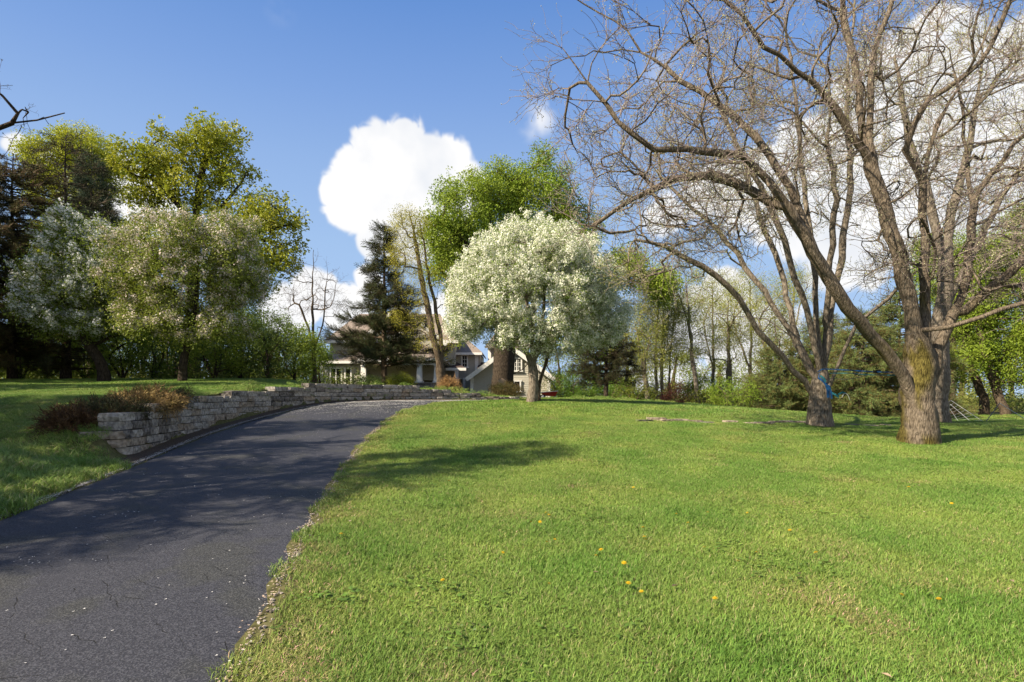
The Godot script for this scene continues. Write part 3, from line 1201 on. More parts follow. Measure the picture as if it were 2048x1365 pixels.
func make_plants() -> void:
	var W := Color(1, 1, 1)
	var lime := [Color(0.22, 0.3, 0.035), Color(0.17, 0.27, 0.03), Color(0.28, 0.33, 0.05)]
	var fresh := [Color(0.13, 0.23, 0.025), Color(0.09, 0.18, 0.02), Color(0.18, 0.27, 0.035)]
	var olive := [Color(0.19, 0.21, 0.03), Color(0.13, 0.17, 0.025), Color(0.24, 0.22, 0.045)]
	var deep := [Color(0.06, 0.12, 0.018), Color(0.045, 0.09, 0.015), Color(0.085, 0.15, 0.022)]
	var pale := [Color(0.33, 0.34, 0.07), Color(0.27, 0.31, 0.06)]
	var purple := [Color(0.085, 0.025, 0.025), Color(0.12, 0.04, 0.03)]
	var big_leaf := leaf_clump(201, 14, 0.3, 0.15, 0.095, [W])
	var mid_leaf := leaf_clump(202, 16, 0.26, 0.11, 0.06, [W])
	var small_leaf := leaf_clump(203, 14, 0.2, 0.065, 0.036, [W])
	var haze_leaf := leaf_clump(204, 8, 0.22, 0.06, 0.035, [W])
	var white := [Color(0.88, 0.88, 0.84), Color(0.86, 0.86, 0.8), Color(0.82, 0.85, 0.74)]
	var pear_mesh := blossom_clump(211, 15, 6, 0.115, 0.028, white, [Color(0.24, 0.32, 0.07), Color(0.19, 0.27, 0.05)])
	var crab_white := blossom_clump(212, 9, 5, 0.14, 0.038, [Color(0.8, 0.8, 0.8), Color(0.74, 0.75, 0.76)], [Color(0.13, 0.2, 0.03)])
	var crab_pink := blossom_clump(213, 8, 6, 0.14, 0.036, [Color(0.82, 0.72, 0.7), Color(0.78, 0.66, 0.63), Color(0.84, 0.8, 0.77)], [Color(0.19, 0.23, 0.05), Color(0.14, 0.19, 0.035)])
	var twig_bark := Color(0.24, 0.195, 0.18)
	var twigs := twig_spray(221, 0.75, twig_bark, Color(0.42, 0.42, 0.25), 0.6)
	var twigs_b := twig_spray(222, 0.7, Color(0.25, 0.21, 0.175), Color(0.4, 0.42, 0.14), 0.9)
	var twigs_dark := twig_spray(223, 0.7, Color(0.07, 0.055, 0.045), Color(0.1, 0.09, 0.05), 0.2)
	var spruce := needle_spray(231, 0.42, [Color(0.06, 0.095, 0.05), Color(0.045, 0.075, 0.04), Color(0.08, 0.115, 0.07)], Color(0.06, 0.045, 0.03))
	var cedar := needle_spray(232, 0.4, [Color(0.065, 0.085, 0.03), Color(0.09, 0.1, 0.038), Color(0.05, 0.068, 0.025)], Color(0.07, 0.045, 0.03))
	var dead_spray := needle_spray(233, 0.42, [Color(0.36, 0.25, 0.11), Color(0.42, 0.3, 0.14), Color(0.26, 0.17, 0.08)], Color(0.2, 0.14, 0.09))
	M["dead_spray"] = dead_spray
	M["juniper_spray"] = cedar
	M["small_leaf"] = small_leaf
	M["brush_leaf"] = mid_leaf
	var leaf: Material = M["leaf"]
	var blossom: Material = M["blossom"]
	var twig: Material = M["twig"]

	# --- the two bare maples on the right
	tree("maple_tree", "large old maple with mossy trunk and budding bare limbs, nearest on the lawn", "bare maples on the lawn", {
		"limbs": [
			limb([foot(1838, 11.5), [1836, 830, 11.5], [1838, 760, 11.5], [1838, 700, 11.5], [1826, 620, 11.5], [1800, 520, 11.5], [1772, 420, 11.5], [1745, 330, 11.5], [1722, 240, 11.6], [1712, 150, 11.7], [1690, 50, 11.9], [1670, -80, 12.2]]),
			limb([[1836, 845, 11.5], [1828, 795, 11.45], [1808, 748, 11.35], [1768, 694, 11.2], [1715, 640, 11.0], [1660, 562, 10.8], [1615, 480, 10.6], [1575, 415, 10.5], [1539, 366, 10.4], [1484, 311, 10.3], [1440, 303, 10.2], [1371, 300, 10.1], [1310, 298, 10.0], [1262, 268, 9.9], [1215, 210, 9.9], [1150, 130, 9.8]]),
			limb([[1740, 320, 11.5], [1690, 246, 11.3], [1623, 163, 11.1], [1530, 92, 10.8], [1480, 30, 10.6], [1400, -60, 10.4]]),
			limb([[1620, 490, 10.6], [1580, 380, 10.8], [1539, 308, 11.0], [1488, 245, 11.1], [1433, 205, 11.2], [1360, 161, 11.3], [1286, 103, 11.4], [1250, 62, 11.4], [1169, 4, 11.5], [1100, -30, 11.5]]),
			limb([[1842, 780, 11.5], [1850, 700, 11.6], [1853, 600, 11.8], [1850, 500, 12.0], [1845, 400, 12.1], [1858, 310, 12.1], [1880, 240, 12.1], [1925, 165, 12.0], [1965, 90, 12.0], [2010, -10, 12.0]]),
			limb([[1846, 360, 12.1], [1815, 300, 11.8], [1830, 250, 11.6], [1860, 200, 11.5], [1930, 155, 11.3], [1985, 90, 11.2], [2030, -20, 11.0]]),
			limb([[1840, 840, 11.5], [1850, 790, 11.5], [1868, 738, 11.5], [1892, 662, 11.6], [1925, 590, 11.7], [1940, 510, 11.8], [1944, 420, 12.0], [1932, 330, 12.2], [1928, 240, 12.3], [1900, 100, 12.5]]),
			limb([[1905, 640, 11.6], [1960, 592, 11.4], [2020, 545, 11.2], [2090, 475, 11.0], [2160, 400, 10.8]]),
			limb([[1846, 668, 11.3], [1895, 655, 11.0], [1960, 634, 10.7], [2040, 608, 10.5], [2120, 590, 10.3]]),
			limb([[1935, 420, 12.0], [1980, 350, 11.8], [2030, 290, 11.6], [2100, 220, 11.4]]),
			limb([[1735, 300, 11.5], [1742, 200, 11.6], [1750, 100, 11.7], [1785, 0, 11.8]]),
			limb([[1570, 430, 10.5], [1470, 360, 10.7], [1390, 350, 10.9], [1310, 375, 11.1], [1230, 420, 11.2], [1180, 470, 11.2]])],
		"r": 0.26, "soft": 0.1, "stem": [0.285, 1.6, 0.9], "node_w": 0.5, "tip": 0.0085, "step": 0.3, "wobble": 0.16, "flare": 0.42, "bark": M["bark_moss"], "free_from": 14, "above": 0.5, "arch": 0.06, "shell": 0.6,
		"moss": [Color(0.3, 0.255, 0.205), Color(0.215, 0.185, 0.055), 0.22, 1.3],
		"lobes": [[at(1290, 170, 10.6), Vector3(2.1, 1.7, 1.8), 85], [at(1500, 150, 10.9), Vector3(2.2, 2.0, 2.0), 90], [at(1710, 100, 11.6), Vector3(2.0, 2.2, 2.0), 80], [at(1920, 130, 11.9), Vector3(1.9, 2.2, 2.2), 85], [at(2080, 300, 11.5), Vector3(1.6, 2.2, 1.9), 75], [at(1840, 430, 11.4), Vector3(1.0, 1.3, 1.2), 60], [at(1420, 400, 11.0), Vector3(2.0, 0.9, 1.5), 80], [at(1250, 400, 10.9), Vector3(1.3, 0.8, 1.3), 40], [at(1980, 540, 11.3), Vector3(1.2, 0.7, 1.2), 40], [at(1640, -230, 11.6), Vector3(3.6, 1.8, 3.0), 90], [at(2190, 400, 10.9), Vector3(1.2, 1.2, 1.4), 70], [at(2160, 580, 10.3), Vector3(0.8, 0.5, 0.9), 34]],
		"crown": [{"name": "twigs", "mesh": twigs, "mat": twig, "per": 2, "thin": 1.5, "spread": 0.03, "size": [0.55, 1.15], "tint": [W, Color(0.75, 0.72, 0.72)], "along": true, "splay": 0.9, "lift": 0.3}]})
	tree("maple_tree", "many-stemmed maple with yellow-green buds and a blue strap round its fork", "bare maples on the lawn", {
		"limbs": [
			limb([foot(1641, 14.3), [1640, 810, 14.3], [1642, 765, 14.3], [1654, 690, 14.4], [1665, 600, 14.5], [1684, 520, 14.6], [1694, 430, 14.7], [1702, 340, 14.8], [1694, 220, 15.0], [1700, 100, 15.2], [1720, -60, 15.4]]),
			limb([[1640, 826, 14.3], [1624, 780, 14.3], [1588, 740, 14.2], [1540, 690, 14.0], [1500, 632, 13.8], [1455, 570, 13.6], [1405, 535, 13.5], [1335, 495, 13.4], [1270, 480, 13.4]]),
			limb([[1637, 770, 14.3], [1604, 705, 14.5], [1562, 632, 14.7], [1512, 560, 14.9], [1455, 485, 15.1], [1390, 420, 15.2], [1320, 350, 15.4]]),
			limb([[1640, 760, 14.3], [1622, 655, 14.1], [1592, 560, 13.9], [1570, 480, 13.7], [1532, 400, 13.5], [1480, 300, 13.3], [1430, 190, 13.2]]),
			limb([[1642, 755, 14.3], [1634, 620, 14.4], [1627, 520, 14.5], [1612, 400, 14.6], [1600, 300, 14.7], [1588, 180, 14.8], [1570, 40, 15.0]]),
			limb([[1642, 826, 14.3], [1658, 776, 14.1], [1690, 700, 13.9], [1712, 655, 13.7], [1775, 595, 13.5], [1830, 545, 13.3]]),
			limb([[1652, 660, 14.4], [1660, 520, 14.0], [1672, 400, 13.8], [1658, 280, 13.6], [1662, 150, 13.4]]),
			limb([[1590, 680, 14.6], [1530, 640, 14.9], [1470, 632, 15.1], [1420, 625, 15.3]]),
			limb([[1600, 690, 14.5], [1560, 540, 15.0], [1520, 430, 15.4], [1490, 330, 15.8], [1450, 230, 16.0]])],
		"r": 0.2, "stem": [0.24, 0.9, 0.5], "node_w": 0.5, "tip": 0.0085, "step": 0.34, "wobble": 0.15, "flare": 0.4, "bark": M["bark_grey"], "free_from": 12, "above": 0.5, "arch": 0.05, "shell": 0.6,
		"lobes": [[at(1380, 440, 14.0), Vector3(2.0, 1.5, 1.8), 90], [at(1560, 330, 14.4), Vector3(2.0, 2.0, 2.0), 110], [at(1700, 300, 14.6), Vector3(1.5, 2.4, 2.0), 90], [at(1420, 250, 14.6), Vector3(2.0, 1.8, 2.0), 80], [at(1600, 60, 14.8), Vector3(2.6, 2.0, 2.4), 90], [at(1300, 530, 13.6), Vector3(1.0, 0.6, 1.0), 30], [at(1780, 560, 13.6), Vector3(0.7, 0.7, 0.8), 24]],
		"crown": [
			{"name": "twigs", "mesh": twigs_b, "mat": twig, "per": 1, "thin": 1.5, "spread": 0.03, "size": [0.6, 1.2], "tint": [W, Color(0.8, 0.78, 0.72)], "along": true, "splay": 0.85, "lift": 0.3},
			{"name": "young_leaves", "mesh": haze_leaf, "mat": leaf, "per": 1, "chance": 0.8, "thin": 2.0, "spread": 0.25, "size": [0.4, 0.8], "tint": [Color(0.3, 0.33, 0.06), Color(0.36, 0.34, 0.09)]}]})
	tree("maple_tree", "straight grey maple trunk standing close behind the mossy maple", "bare maples on the lawn", {
		"limbs": [
			limb([foot(1880, 17.5), [1878, 790, 17.5], [1880, 700, 17.5], [1890, 560, 17.5], [1905, 420, 17.6], [1940, 300, 17.8], [1960, 150, 18.0], [1980, 0, 18.2]]),
			limb([[1884, 640, 17.5], [1940, 520, 17.2], [2000, 400, 17.0], [2080, 280, 16.8]]),
			limb([[1892, 540, 17.5], [1860, 400, 17.8], [1820, 280, 18.0], [1790, 120, 18.2]])],
		"r": 0.24, "tip": 0.009, "step": 0.45, "wobble": 0.13, "bark": M["bark_grey"], "free_from": 12, "above": 0.5,
		"lobes": [[at(1960, 250, 17.6), Vector3(2.6, 3.0, 2.4), 80], [at(1800, 180, 18.0), Vector3(1.8, 2.4, 2.0), 50], [at(2080, 350, 17.2), Vector3(1.6, 2.0, 1.8), 40]],
		"crown": [{"name": "twigs", "mesh": twigs_b, "mat": twig, "per": 2, "thin": 2.0, "spread": 0.05, "size": [0.8, 1.4], "tint": [W, Color(0.8, 0.78, 0.72)], "along": true, "splay": 0.85, "lift": 0.3}]})

	# --- the flowering pear at the crest
	tree("pear_tree", "round white-flowering pear tree standing on the lawn's crest", "", {
		"limbs": [
			limb([foot(1063, 19.5), [1066, 760, 19.5], [1066, 720, 19.5], [1064, 660, 19.5], [1068, 600, 19.5], [1075, 540, 19.5], [1080, 490, 19.5]]),
			limb([[1066, 735, 19.5], [1040, 680, 19.3], [1000, 630, 19.1], [960, 580, 19.0]]),
			limb([[1066, 725, 19.5], [1100, 660, 19.7], [1140, 620, 19.9], [1180, 570, 20.0]]),
			limb([[1066, 715, 19.5], [1060, 640, 18.9], [1050, 580, 18.4], [1040, 530, 18.1]]),
			limb([[1066, 705, 19.5], [1085, 640, 20.1], [1090, 570, 20.7], [1100, 520, 21.0]])],
		"r": 0.165, "tip": 0.007, "step": 0.3, "bark": M["bark_grey"], "free_from": 6, "shell": 0.5, "flare": 0.25,
		"lobes": [[at(1072, 575, 19.5), Vector3(2.55, 2.0, 2.5), 420], [at(1040, 535, 19.3), Vector3(1.5, 1.15, 1.6), 130], [at(1120, 525, 19.6), Vector3(1.3, 0.95, 1.5), 100], [at(955, 600, 19.3), Vector3(0.95, 1.1, 1.2), 90], [at(1180, 600, 19.7), Vector3(1.1, 1.25, 1.3), 110], [at(1090, 670, 19.5), Vector3(2.0, 0.7, 1.7), 90], [at(930, 655, 19.2), Vector3(0.65, 0.4, 0.7), 36], [at(1205, 650, 19.8), Vector3(0.8, 0.8, 1.0), 60]],
		"crown": [
			{"name": "blossom_crown", "mesh": pear_mesh, "mat": blossom, "per": 16, "spread": 0.75, "shoot": 0.3, "size": [0.6, 1.05], "tint": [Color(1.02, 1.02, 0.99), Color(0.96, 0.97, 0.86)]},
			{"name": "leaf_crown", "mesh": small_leaf, "mat": leaf, "per": 2, "spread": 0.34, "size": [0.7, 1.1], "tint": [Color(0.17, 0.26, 0.035), Color(0.24, 0.31, 0.06)]}]})
	tree("pear_tree", "slim young stem with sparse leaves growing beside the white pear's trunk", "", {
		"limbs": [limb([foot(1079, 19.9), [1079, 770, 19.9], [1090, 730, 19.9], [1100, 690, 20.0], [1110, 640, 20.1]]), limb([[1082, 760, 19.9], [1074, 720, 19.8], [1070, 690, 19.7]])],
		"r": 0.06, "tip": 0.006, "step": 0.25, "bark": M["bark_brown"], "lobes": [[at(1100, 680, 20.0), Vector3(0.7, 0.6, 0.6), 40]],
		"crown": [{"mesh": small_leaf, "mat": leaf, "per": 2, "spread": 0.2, "size": [0.7, 1.1], "tint": [Color(0.14, 0.22, 0.03), Color(0.2, 0.28, 0.05)]}]})

	# --- the big tree behind the pear
	tree("shade_tree", "tall fresh-green shade tree with a massive dark trunk behind the pear", "", {
		"limbs": [
			limb([foot(1008, 33), [1008, 760, 33], [1008, 700, 33], [1012, 620, 33], [1020, 540, 33], [1030, 450, 33], [1045, 370, 33]]),
			limb([[1020, 770, 33], [1045, 740, 32.6], [1068, 715, 32.3], [1100, 690, 32.0], [1150, 650, 32.0]]),
			limb([[1010, 660, 33], [970, 560, 32.5], [930, 490, 32], [900, 440, 32]]),
			limb([[1012, 640, 33], [1060, 540, 33.5], [1100, 460, 33.8], [1120, 390, 34]]),
			limb([[1014, 620, 33], [1100, 565, 33.3], [1180, 545, 33.4], [1250, 535, 33.5], [1300, 550, 33.6]])],
		"r": 0.62, "tip": 0.016, "step": 0.6, "bark": M["bark_dark"], "free_from": 6, "flare": 0.25, "tufts": true, "shell": 0.8,
		"lobes": [[at(930, 425, 32.5), Vector3(1.7, 1.7, 2.0), 60], [at(1000, 385, 33), Vector3(1.5, 1.4, 1.6), 50], [at(1085, 390, 33.5), Vector3(1.9, 1.8, 2.2), 70], [at(890, 480, 32.5), Vector3(1.2, 1.2, 1.5), 36], [at(1010, 480, 33), Vector3(2.6, 1.8, 2.4), 70], [at(910, 540, 32.5), Vector3(1.3, 1.0, 1.4), 34], [at(1150, 460, 33.5), Vector3(1.4, 1.3, 1.6), 40], [at(1245, 535, 33.5), Vector3(1.5, 1.0, 1.4), 40], [at(1310, 575, 33.6), Vector3(1.1, 0.8, 1.2), 30]],
		"crown": [{"mesh": mid_leaf, "mat": leaf, "per": 13, "spread": 0.6, "size": [0.8, 1.4], "tint": [Color(0.2, 0.31, 0.03), Color(0.3, 0.36, 0.05)]}]})
	tree("birch_tree", "leaning twin-stemmed birch with pale yellow new leaves before the porch", "", {
		"limbs": [
			limb([foot(884, 26), [879, 740, 26], [868, 680, 26], [852, 600, 26], [838, 530, 26], [826, 460, 26], [818, 420, 26]]),
			limb([[880, 750, 26], [882, 690, 26.1], [872, 620, 26.2], [856, 545, 26.3], [846, 480, 26.4], [838, 440, 26.5]])],
		"r": 0.2, "tip": 0.006, "step": 0.35, "bark": M["bark_brown"], "free_from": 8, "above": 1.4, "arch": 0.12, "flare": 0.2,
		"lobes": [[at(820, 450, 26), Vector3(0.85, 0.7, 0.9), 60], [at(815, 510, 26), Vector3(0.95, 0.9, 1.0), 60], [at(840, 570, 26), Vector3(1.1, 1.1, 1.1), 40], [at(835, 640, 26), Vector3(1.3, 0.7, 1.1), 20], [at(900, 590, 26.2), Vector3(0.8, 0.9, 0.9), 22], [at(870, 690, 25.8), Vector3(1.0, 0.4, 0.9), 10]],
		"crown": [{"mesh": haze_leaf, "mat": leaf, "per": 6, "thin": 1.0, "spread": 0.35, "size": [0.6, 1.0], "tint": [Color(0.38, 0.37, 0.035), Color(0.44, 0.4, 0.07)]}]})
	conifer("red_cedar", "dark ragged cedar standing before the house front", "", {"base": foot(768, 28), "tall": 8.1, "r": 0.17, "clear": 1.3, "gap": 0.24, "whorl": 8, "dense": 12.0, "droop": 0.1, "lift": 0.35, "inner": 0.12, "keep": 0.85, "short": 0.4, "long": 1.35,
		"shape": [[0.0, 1.9], [0.17, 2.35], [0.32, 2.15], [0.5, 1.4], [0.7, 0.8], [0.85, 0.42], [1.0, 0.1]], "mesh": cedar, "tint": [Color(0.8, 1.0, 0.9), Color(0.85, 0.8, 0.65)], "bark": M["bark_brown"], "spray": 1.25})
	conifer("red_cedar", "low dark evergreen in the shade right of the pear", "", {"base": foot(1213, 29), "tall": 4.6, "r": 0.13, "clear": 0.9, "gap": 0.22, "whorl": 7, "dense": 10.0, "droop": 0.12,
		"shape": [[0.0, 1.4], [0.3, 1.65], [0.6, 1.3], [0.85, 0.7], [1.0, 0.2]], "mesh": cedar, "tint": [Color(0.7, 0.7, 0.7), Color(0.55, 0.5, 0.5)], "bark": M["bark_dark"], "spray": 1.1})

	# --- left: crab apples, oak and the wood's edge
	tree("crab_apple", "white-flowering crab apple in the shade of the pines", "crab apples above the wall", {
		"limbs": [
			limb([foot(207, 23), [203, 735, 23], [190, 705, 23], [172, 680, 23], [163, 640, 23], [160, 600, 23], [150, 540, 23]]),
			limb([[175, 690, 23], [205, 680, 23.2], [235, 668, 23.4], [270, 640, 23.6]]),
			limb([[163, 640, 23], [120, 590, 22.6], [85, 560, 22.3]]),
			limb([[162, 620, 23], [200, 560, 23.2], [240, 520, 23.4], [290, 500, 23.6]])],
		"r": 0.19, "tip": 0.007, "step": 0.3, "bark": M["bark_dark"], "free_from": 8, "shell": 0.6, "tufts": true,
		"lobes": [[at(160, 560, 23), Vector3(2.0, 1.9, 2.0), 190], [at(230, 530, 23.2), Vector3(1.7, 1.5, 1.8), 130], [at(90, 600, 22.8), Vector3(1.1, 1.2, 1.4), 70], [at(270, 600, 23.4), Vector3(1.3, 1.2, 1.4), 80], [at(180, 650, 22.8), Vector3(1.8, 0.5, 1.3), 50]],
		"crown": [{"name": "blossom_crown", "mesh": crab_white, "mat": blossom, "per": 8, "spread": 0.4, "shoot": 0.22, "size": [0.6, 1.15], "tint": [W, Color(0.9, 0.92, 0.9)]}, {"name": "leaf_crown", "mesh": small_leaf, "mat": leaf, "per": 4, "spread": 0.4, "size": [1.0, 1.5], "tint": [Color(0.14, 0.2, 0.03), Color(0.2, 0.25, 0.05)]}]})
	tree("crab_apple", "pink-tinged crab apple catching the sun beside the white one", "crab apples above the wall", {
		"limbs": [
			limb([foot(364, 22), [366, 730, 22], [374, 690, 22], [384, 645, 22], [392, 600, 22], [395, 540, 22], [400, 490, 22]]),
			limb([[384, 640, 22], [350, 590, 21.8], [315, 555, 21.6], [290, 520, 21.4]]),
			limb([[382, 660, 22], [420, 640, 22.3], [455, 615, 22.6], [490, 570, 22.8]]),
			limb([[388, 620, 22], [360, 540, 22.4], [330, 480, 22.8]])],
		"r": 0.14, "tip": 0.007, "step": 0.3, "bark": M["bark_dark"], "free_from": 8, "shell": 0.6, "tufts": true,
		"lobes": [[at(380, 560, 22), Vector3(2.1, 1.9, 2.0), 190], [at(440, 500, 22.2), Vector3(1.3, 1.2, 1.5), 100], [at(310, 490, 21.8), Vector3(1.2, 1.1, 1.4), 80], [at(480, 560, 22.4), Vector3(0.95, 1.2, 1.3), 70], [at(390, 650, 21.8), Vector3(2.0, 0.6, 1.5), 70], [at(290, 610, 21.8), Vector3(1.0, 1.0, 1.2), 50]],
		"crown": [
			{"name": "blossom_crown", "mesh": crab_pink, "mat": blossom, "per": 7, "spread": 0.4, "shoot": 0.22, "size": [0.7, 1.2], "tint": [W, Color(0.92, 0.95, 0.85)]},
			{"name": "leaf_crown", "mesh": small_leaf, "mat": leaf, "per": 6, "spread": 0.45, "size": [1.0, 1.5], "tint": [Color(0.2, 0.28, 0.035), Color(0.3, 0.32, 0.07)]}]})
	tree("oak_tree", "tall oak with bronze-green young leaves rising over the crab apples", "", {
		"limbs": [
			limb([foot(388, 34), [386, 700, 34], [384, 600, 34], [386, 500, 34], [392, 430, 34], [400, 360, 34], [420, 290, 34]]),
			limb([[384, 460, 34], [350, 400, 33.7], [320, 370, 33.5], [285, 345, 33.3]]),
			limb([[386, 500, 34], [430, 430, 34.2], [470, 380, 34.4], [490, 350, 34.5]]),
			limb([[385, 560, 34], [450, 500, 34], [530, 460, 34], [575, 450, 34]])],
		"r": 0.36, "tip": 0.014, "step": 0.55, "bark": M["bark_dark"], "free_from": 10, "shell": 0.95, "tufts": true,
		"lobes": [[at(425, 275, 34), Vector3(1.5, 1.0, 1.6), 44], [at(365, 315, 34), Vector3(2.0, 1.2, 1.9), 60], [at(290, 330, 33.5), Vector3(1.4, 1.0, 1.5), 40], [at(455, 340, 34.3), Vector3(1.4, 1.2, 1.6), 44], [at(390, 390, 34), Vector3(2.4, 1.0, 2.0), 56], [at(280, 390, 33.5), Vector3(0.9, 0.8, 1.2), 20], [at(545, 440, 34), Vector3(1.7, 1.4, 1.7), 56], [at(560, 510, 34), Vector3(1.2, 1.3, 1.5), 44], [at(490, 450, 34), Vector3(1.4, 1.4, 1.6), 40], [at(500, 540, 34), Vector3(1.6, 1.6, 1.6), 50]],
		"crown": [{"mesh": big_leaf, "mat": leaf, "per": 4, "spread": 0.4, "size": [0.7, 1.35], "tint": [Color(0.27, 0.34, 0.03), Color(0.42, 0.4, 0.05)]}]})
	tree("lime_tree", "lime-green leafy treetop behind the dark spruce at the wood's edge", "", {
		"limbs": [limb([foot(150, 38), [150, 650, 38], [148, 520, 38], [145, 420, 38], [150, 340, 38], [160, 290, 38]]), limb([[148, 450, 38], [100, 370, 38], [85, 320, 38]]), limb([[148, 430, 38], [190, 360, 38], [205, 310, 38]])],
		"r": 0.3, "tip": 0.014, "step": 0.6, "bark": M["bark_brown"], "tufts": true, "lobes": [[at(105, 320, 38), Vector3(1.5, 1.3, 1.6), 44], [at(165, 300, 38), Vector3(1.8, 1.2, 1.8), 56], [at(205, 340, 38), Vector3(1.0, 1.0, 1.3), 26], [at(140, 390, 38), Vector3(2.6, 1.6, 2.0), 56], [at(230, 500, 38), Vector3(1.6, 2.0, 1.6), 46], [at(120, 520, 38), Vector3(2.6, 2.6, 2.0), 60]],
		"crown": [{"mesh": mid_leaf, "mat": leaf, "per": 11, "spread": 0.6, "size": [0.9, 1.5], "tint": [Color(0.36, 0.42, 0.03), Color(0.46, 0.46, 0.06)]}]})
	conifer("spruce_tree", "blue-green spruce top showing before the lime-green crown", "conifers at the wood's edge", {"base": foot(182, 32), "tall": 12.8, "r": 0.24, "clear": 3.0, "gap": 0.36, "whorl": 8, "dense": 13.0, "droop": 0.22, "spray": 1.15,
		"shape": [[0.0, 3.0], [0.25, 2.7], [0.6, 1.7], [0.85, 1.1], [1.0, 0.4]], "mesh": spruce, "tint": [Color(1.1, 1.3, 1.3), Color(0.8, 0.95, 0.9)], "bark": M["bark_dark"]})
	conifer("pine_tree", "thick dark pine trunk with bare lower boughs behind the white crab apple", "conifers at the wood's edge", {"base": foot(131, 26), "tall": 11.0, "r": 0.2, "clear": 0.6, "gap": 0.4, "whorl": 6, "dense": 6.0, "droop": 0.2, "spray": 1.5, "dead": 0.5,
		"shape": [[0.0, 2.0], [0.3, 2.8], [0.6, 2.4], [0.9, 1.2], [1.0, 0.4]], "mesh": cedar, "tint": [W, Color(0.8, 0.7, 0.6)], "bark": M["bark_dark"]})
	conifer("pine_tree", "dark brown-tinged pine filling the left margin of the view", "conifers at the wood's edge", {"base": foot(24, 25), "tall": 10.0, "r": 0.17, "clear": 0.7, "gap": 0.34, "whorl": 7, "dense": 7.0, "droop": 0.25, "spray": 1.5, "dead": 0.25,
		"shape": [[0.0, 2.2], [0.3, 3.0], [0.6, 2.6], [0.85, 1.7], [1.0, 0.5]], "mesh": cedar, "tint": [Color(1.6, 1.35, 1.1), Color(1.3, 0.95, 0.75)], "bark": M["bark_dark"]})
	conifer("pine_tree", "dense pine at the far left, partly out of view", "conifers at the wood's edge", {"base": foot(-110, 24), "tall": 10.5, "r": 0.2, "clear": 0.9, "gap": 0.36, "whorl": 7, "dense": 7.0, "droop": 0.25, "spray": 1.5,
		"shape": [[0.0, 2.4], [0.3, 3.2], [0.6, 2.6], [0.85, 1.6], [1.0, 0.4]], "mesh": cedar, "tint": [W, Color(0.85, 0.75, 0.65)], "bark": M["bark_dark"]})
	# trees further left, out of view: their shadows lie over the driveway and the left lawn
	var shade := [[-10.6, 4.2, 10.6], [-15.0, 8.4, 10.5], [-13.0, 0.6, 8.5], [-12.6, 6.3, 8.0], [-19.5, 14.5, 11.0], [-23.5, 19.0, 12.5], [-28, 24.0, 13.5]]
	for k in shade.size():
		conifer("spruce_tree", ["spruce beyond the left margin, nearest the driveway", "spruce beyond the left margin, shading the wall's end", "spruce beyond the left margin, behind the viewer's side", "slim spruce beyond the left margin, among the nearer ones", "spruce beyond the left margin, above the bank", "tall spruce beyond the left margin, below the pines", "tallest spruce beyond the left margin, beside the pines"][k], "spruces beyond the left margin", {"base": ground(shade[k][0], shade[k][1], -0.03), "tall": shade[k][2], "r": 0.2, "clear": 1.2, "gap": 0.5, "whorl": 6, "dense": 5.0, "droop": 0.25, "spray": 1.9,
			"shape": [[0.0, 2.2], [0.2, 2.5], [0.6, 1.6], [1.0, 0.2]], "mesh": spruce, "tint": [W, Color(0.9, 0.9, 0.8)], "bark": M["bark_dark"]})
	tree("bare_tree", "bare dark branch tips reaching in at the upper left edge", "", {
		"limbs": [limb([ground(-9.6, 8.4, -0.05), Vector3(-9.6, 3.2, -8.4), Vector3(-9.4, 5.2, -8.4), Vector3(-9.2, 7.0, -8.3)]), limb([Vector3(-9.5, 4.4, -8.4), Vector3(-8.3, 5.5, -8.6), Vector3(-7.4, 5.95, -8.8), Vector3(-7.0, 6.1, -8.9)]), limb([Vector3(-9.5, 4.0, -8.4), Vector3(-8.6, 4.7, -8.5), Vector3(-7.6, 5.0, -8.6)])],
		"r": 0.12, "tip": 0.006, "step": 0.3, "bark": M["bark_dark"], "wobble": 0.2, "lobes": [[Vector3(-7.7, 5.9, -8.75), Vector3(0.7, 0.4, 0.6), 9], [Vector3(-8.2, 5.0, -8.55), Vector3(0.7, 0.4, 0.6), 9], [Vector3(-9.4, 6.8, -8.4), Vector3(1.0, 1.0, 1.0), 16]],
		"crown": [{"name": "twigs", "mesh": twigs_dark, "mat": twig, "per": 1, "spread": 0.03, "size": [0.5, 0.9], "tint": [W, W], "along": true, "splay": 0.6}]})
	tree("bare_tree", "slender leafless tree with upright forks left of the house", "", {
		"limbs": [limb([foot(629, 30), [628, 720, 30], [627, 660, 30], [625, 600, 30], [626, 550, 30], [627, 500, 30]]), limb([[628, 700, 30], [645, 650, 30.2], [650, 600, 30.4], [652, 570, 30.5]]), limb([[627, 690, 30], [610, 640, 29.8], [598, 610, 29.6]])],
		"r": 0.1, "tip": 0.009, "step": 0.4, "bark": M["bark_brown"], "above": 0.3, "lobes": [[at(628, 580, 30), Vector3(1.4, 1.6, 1.2), 46], [at(590, 600, 30), Vector3(1.0, 0.9, 1.0), 20], [at(660, 610, 30), Vector3(0.8, 0.8, 0.8), 14]],
		"crown": [{"name": "twigs", "mesh": twigs_dark, "mat": twig, "per": 2, "spread": 0.04, "size": [0.6, 1.1], "tint": [Color(1.6, 1.5, 1.4), Color(1.3, 1.2, 1.1)], "along": true, "splay": 0.6}]})

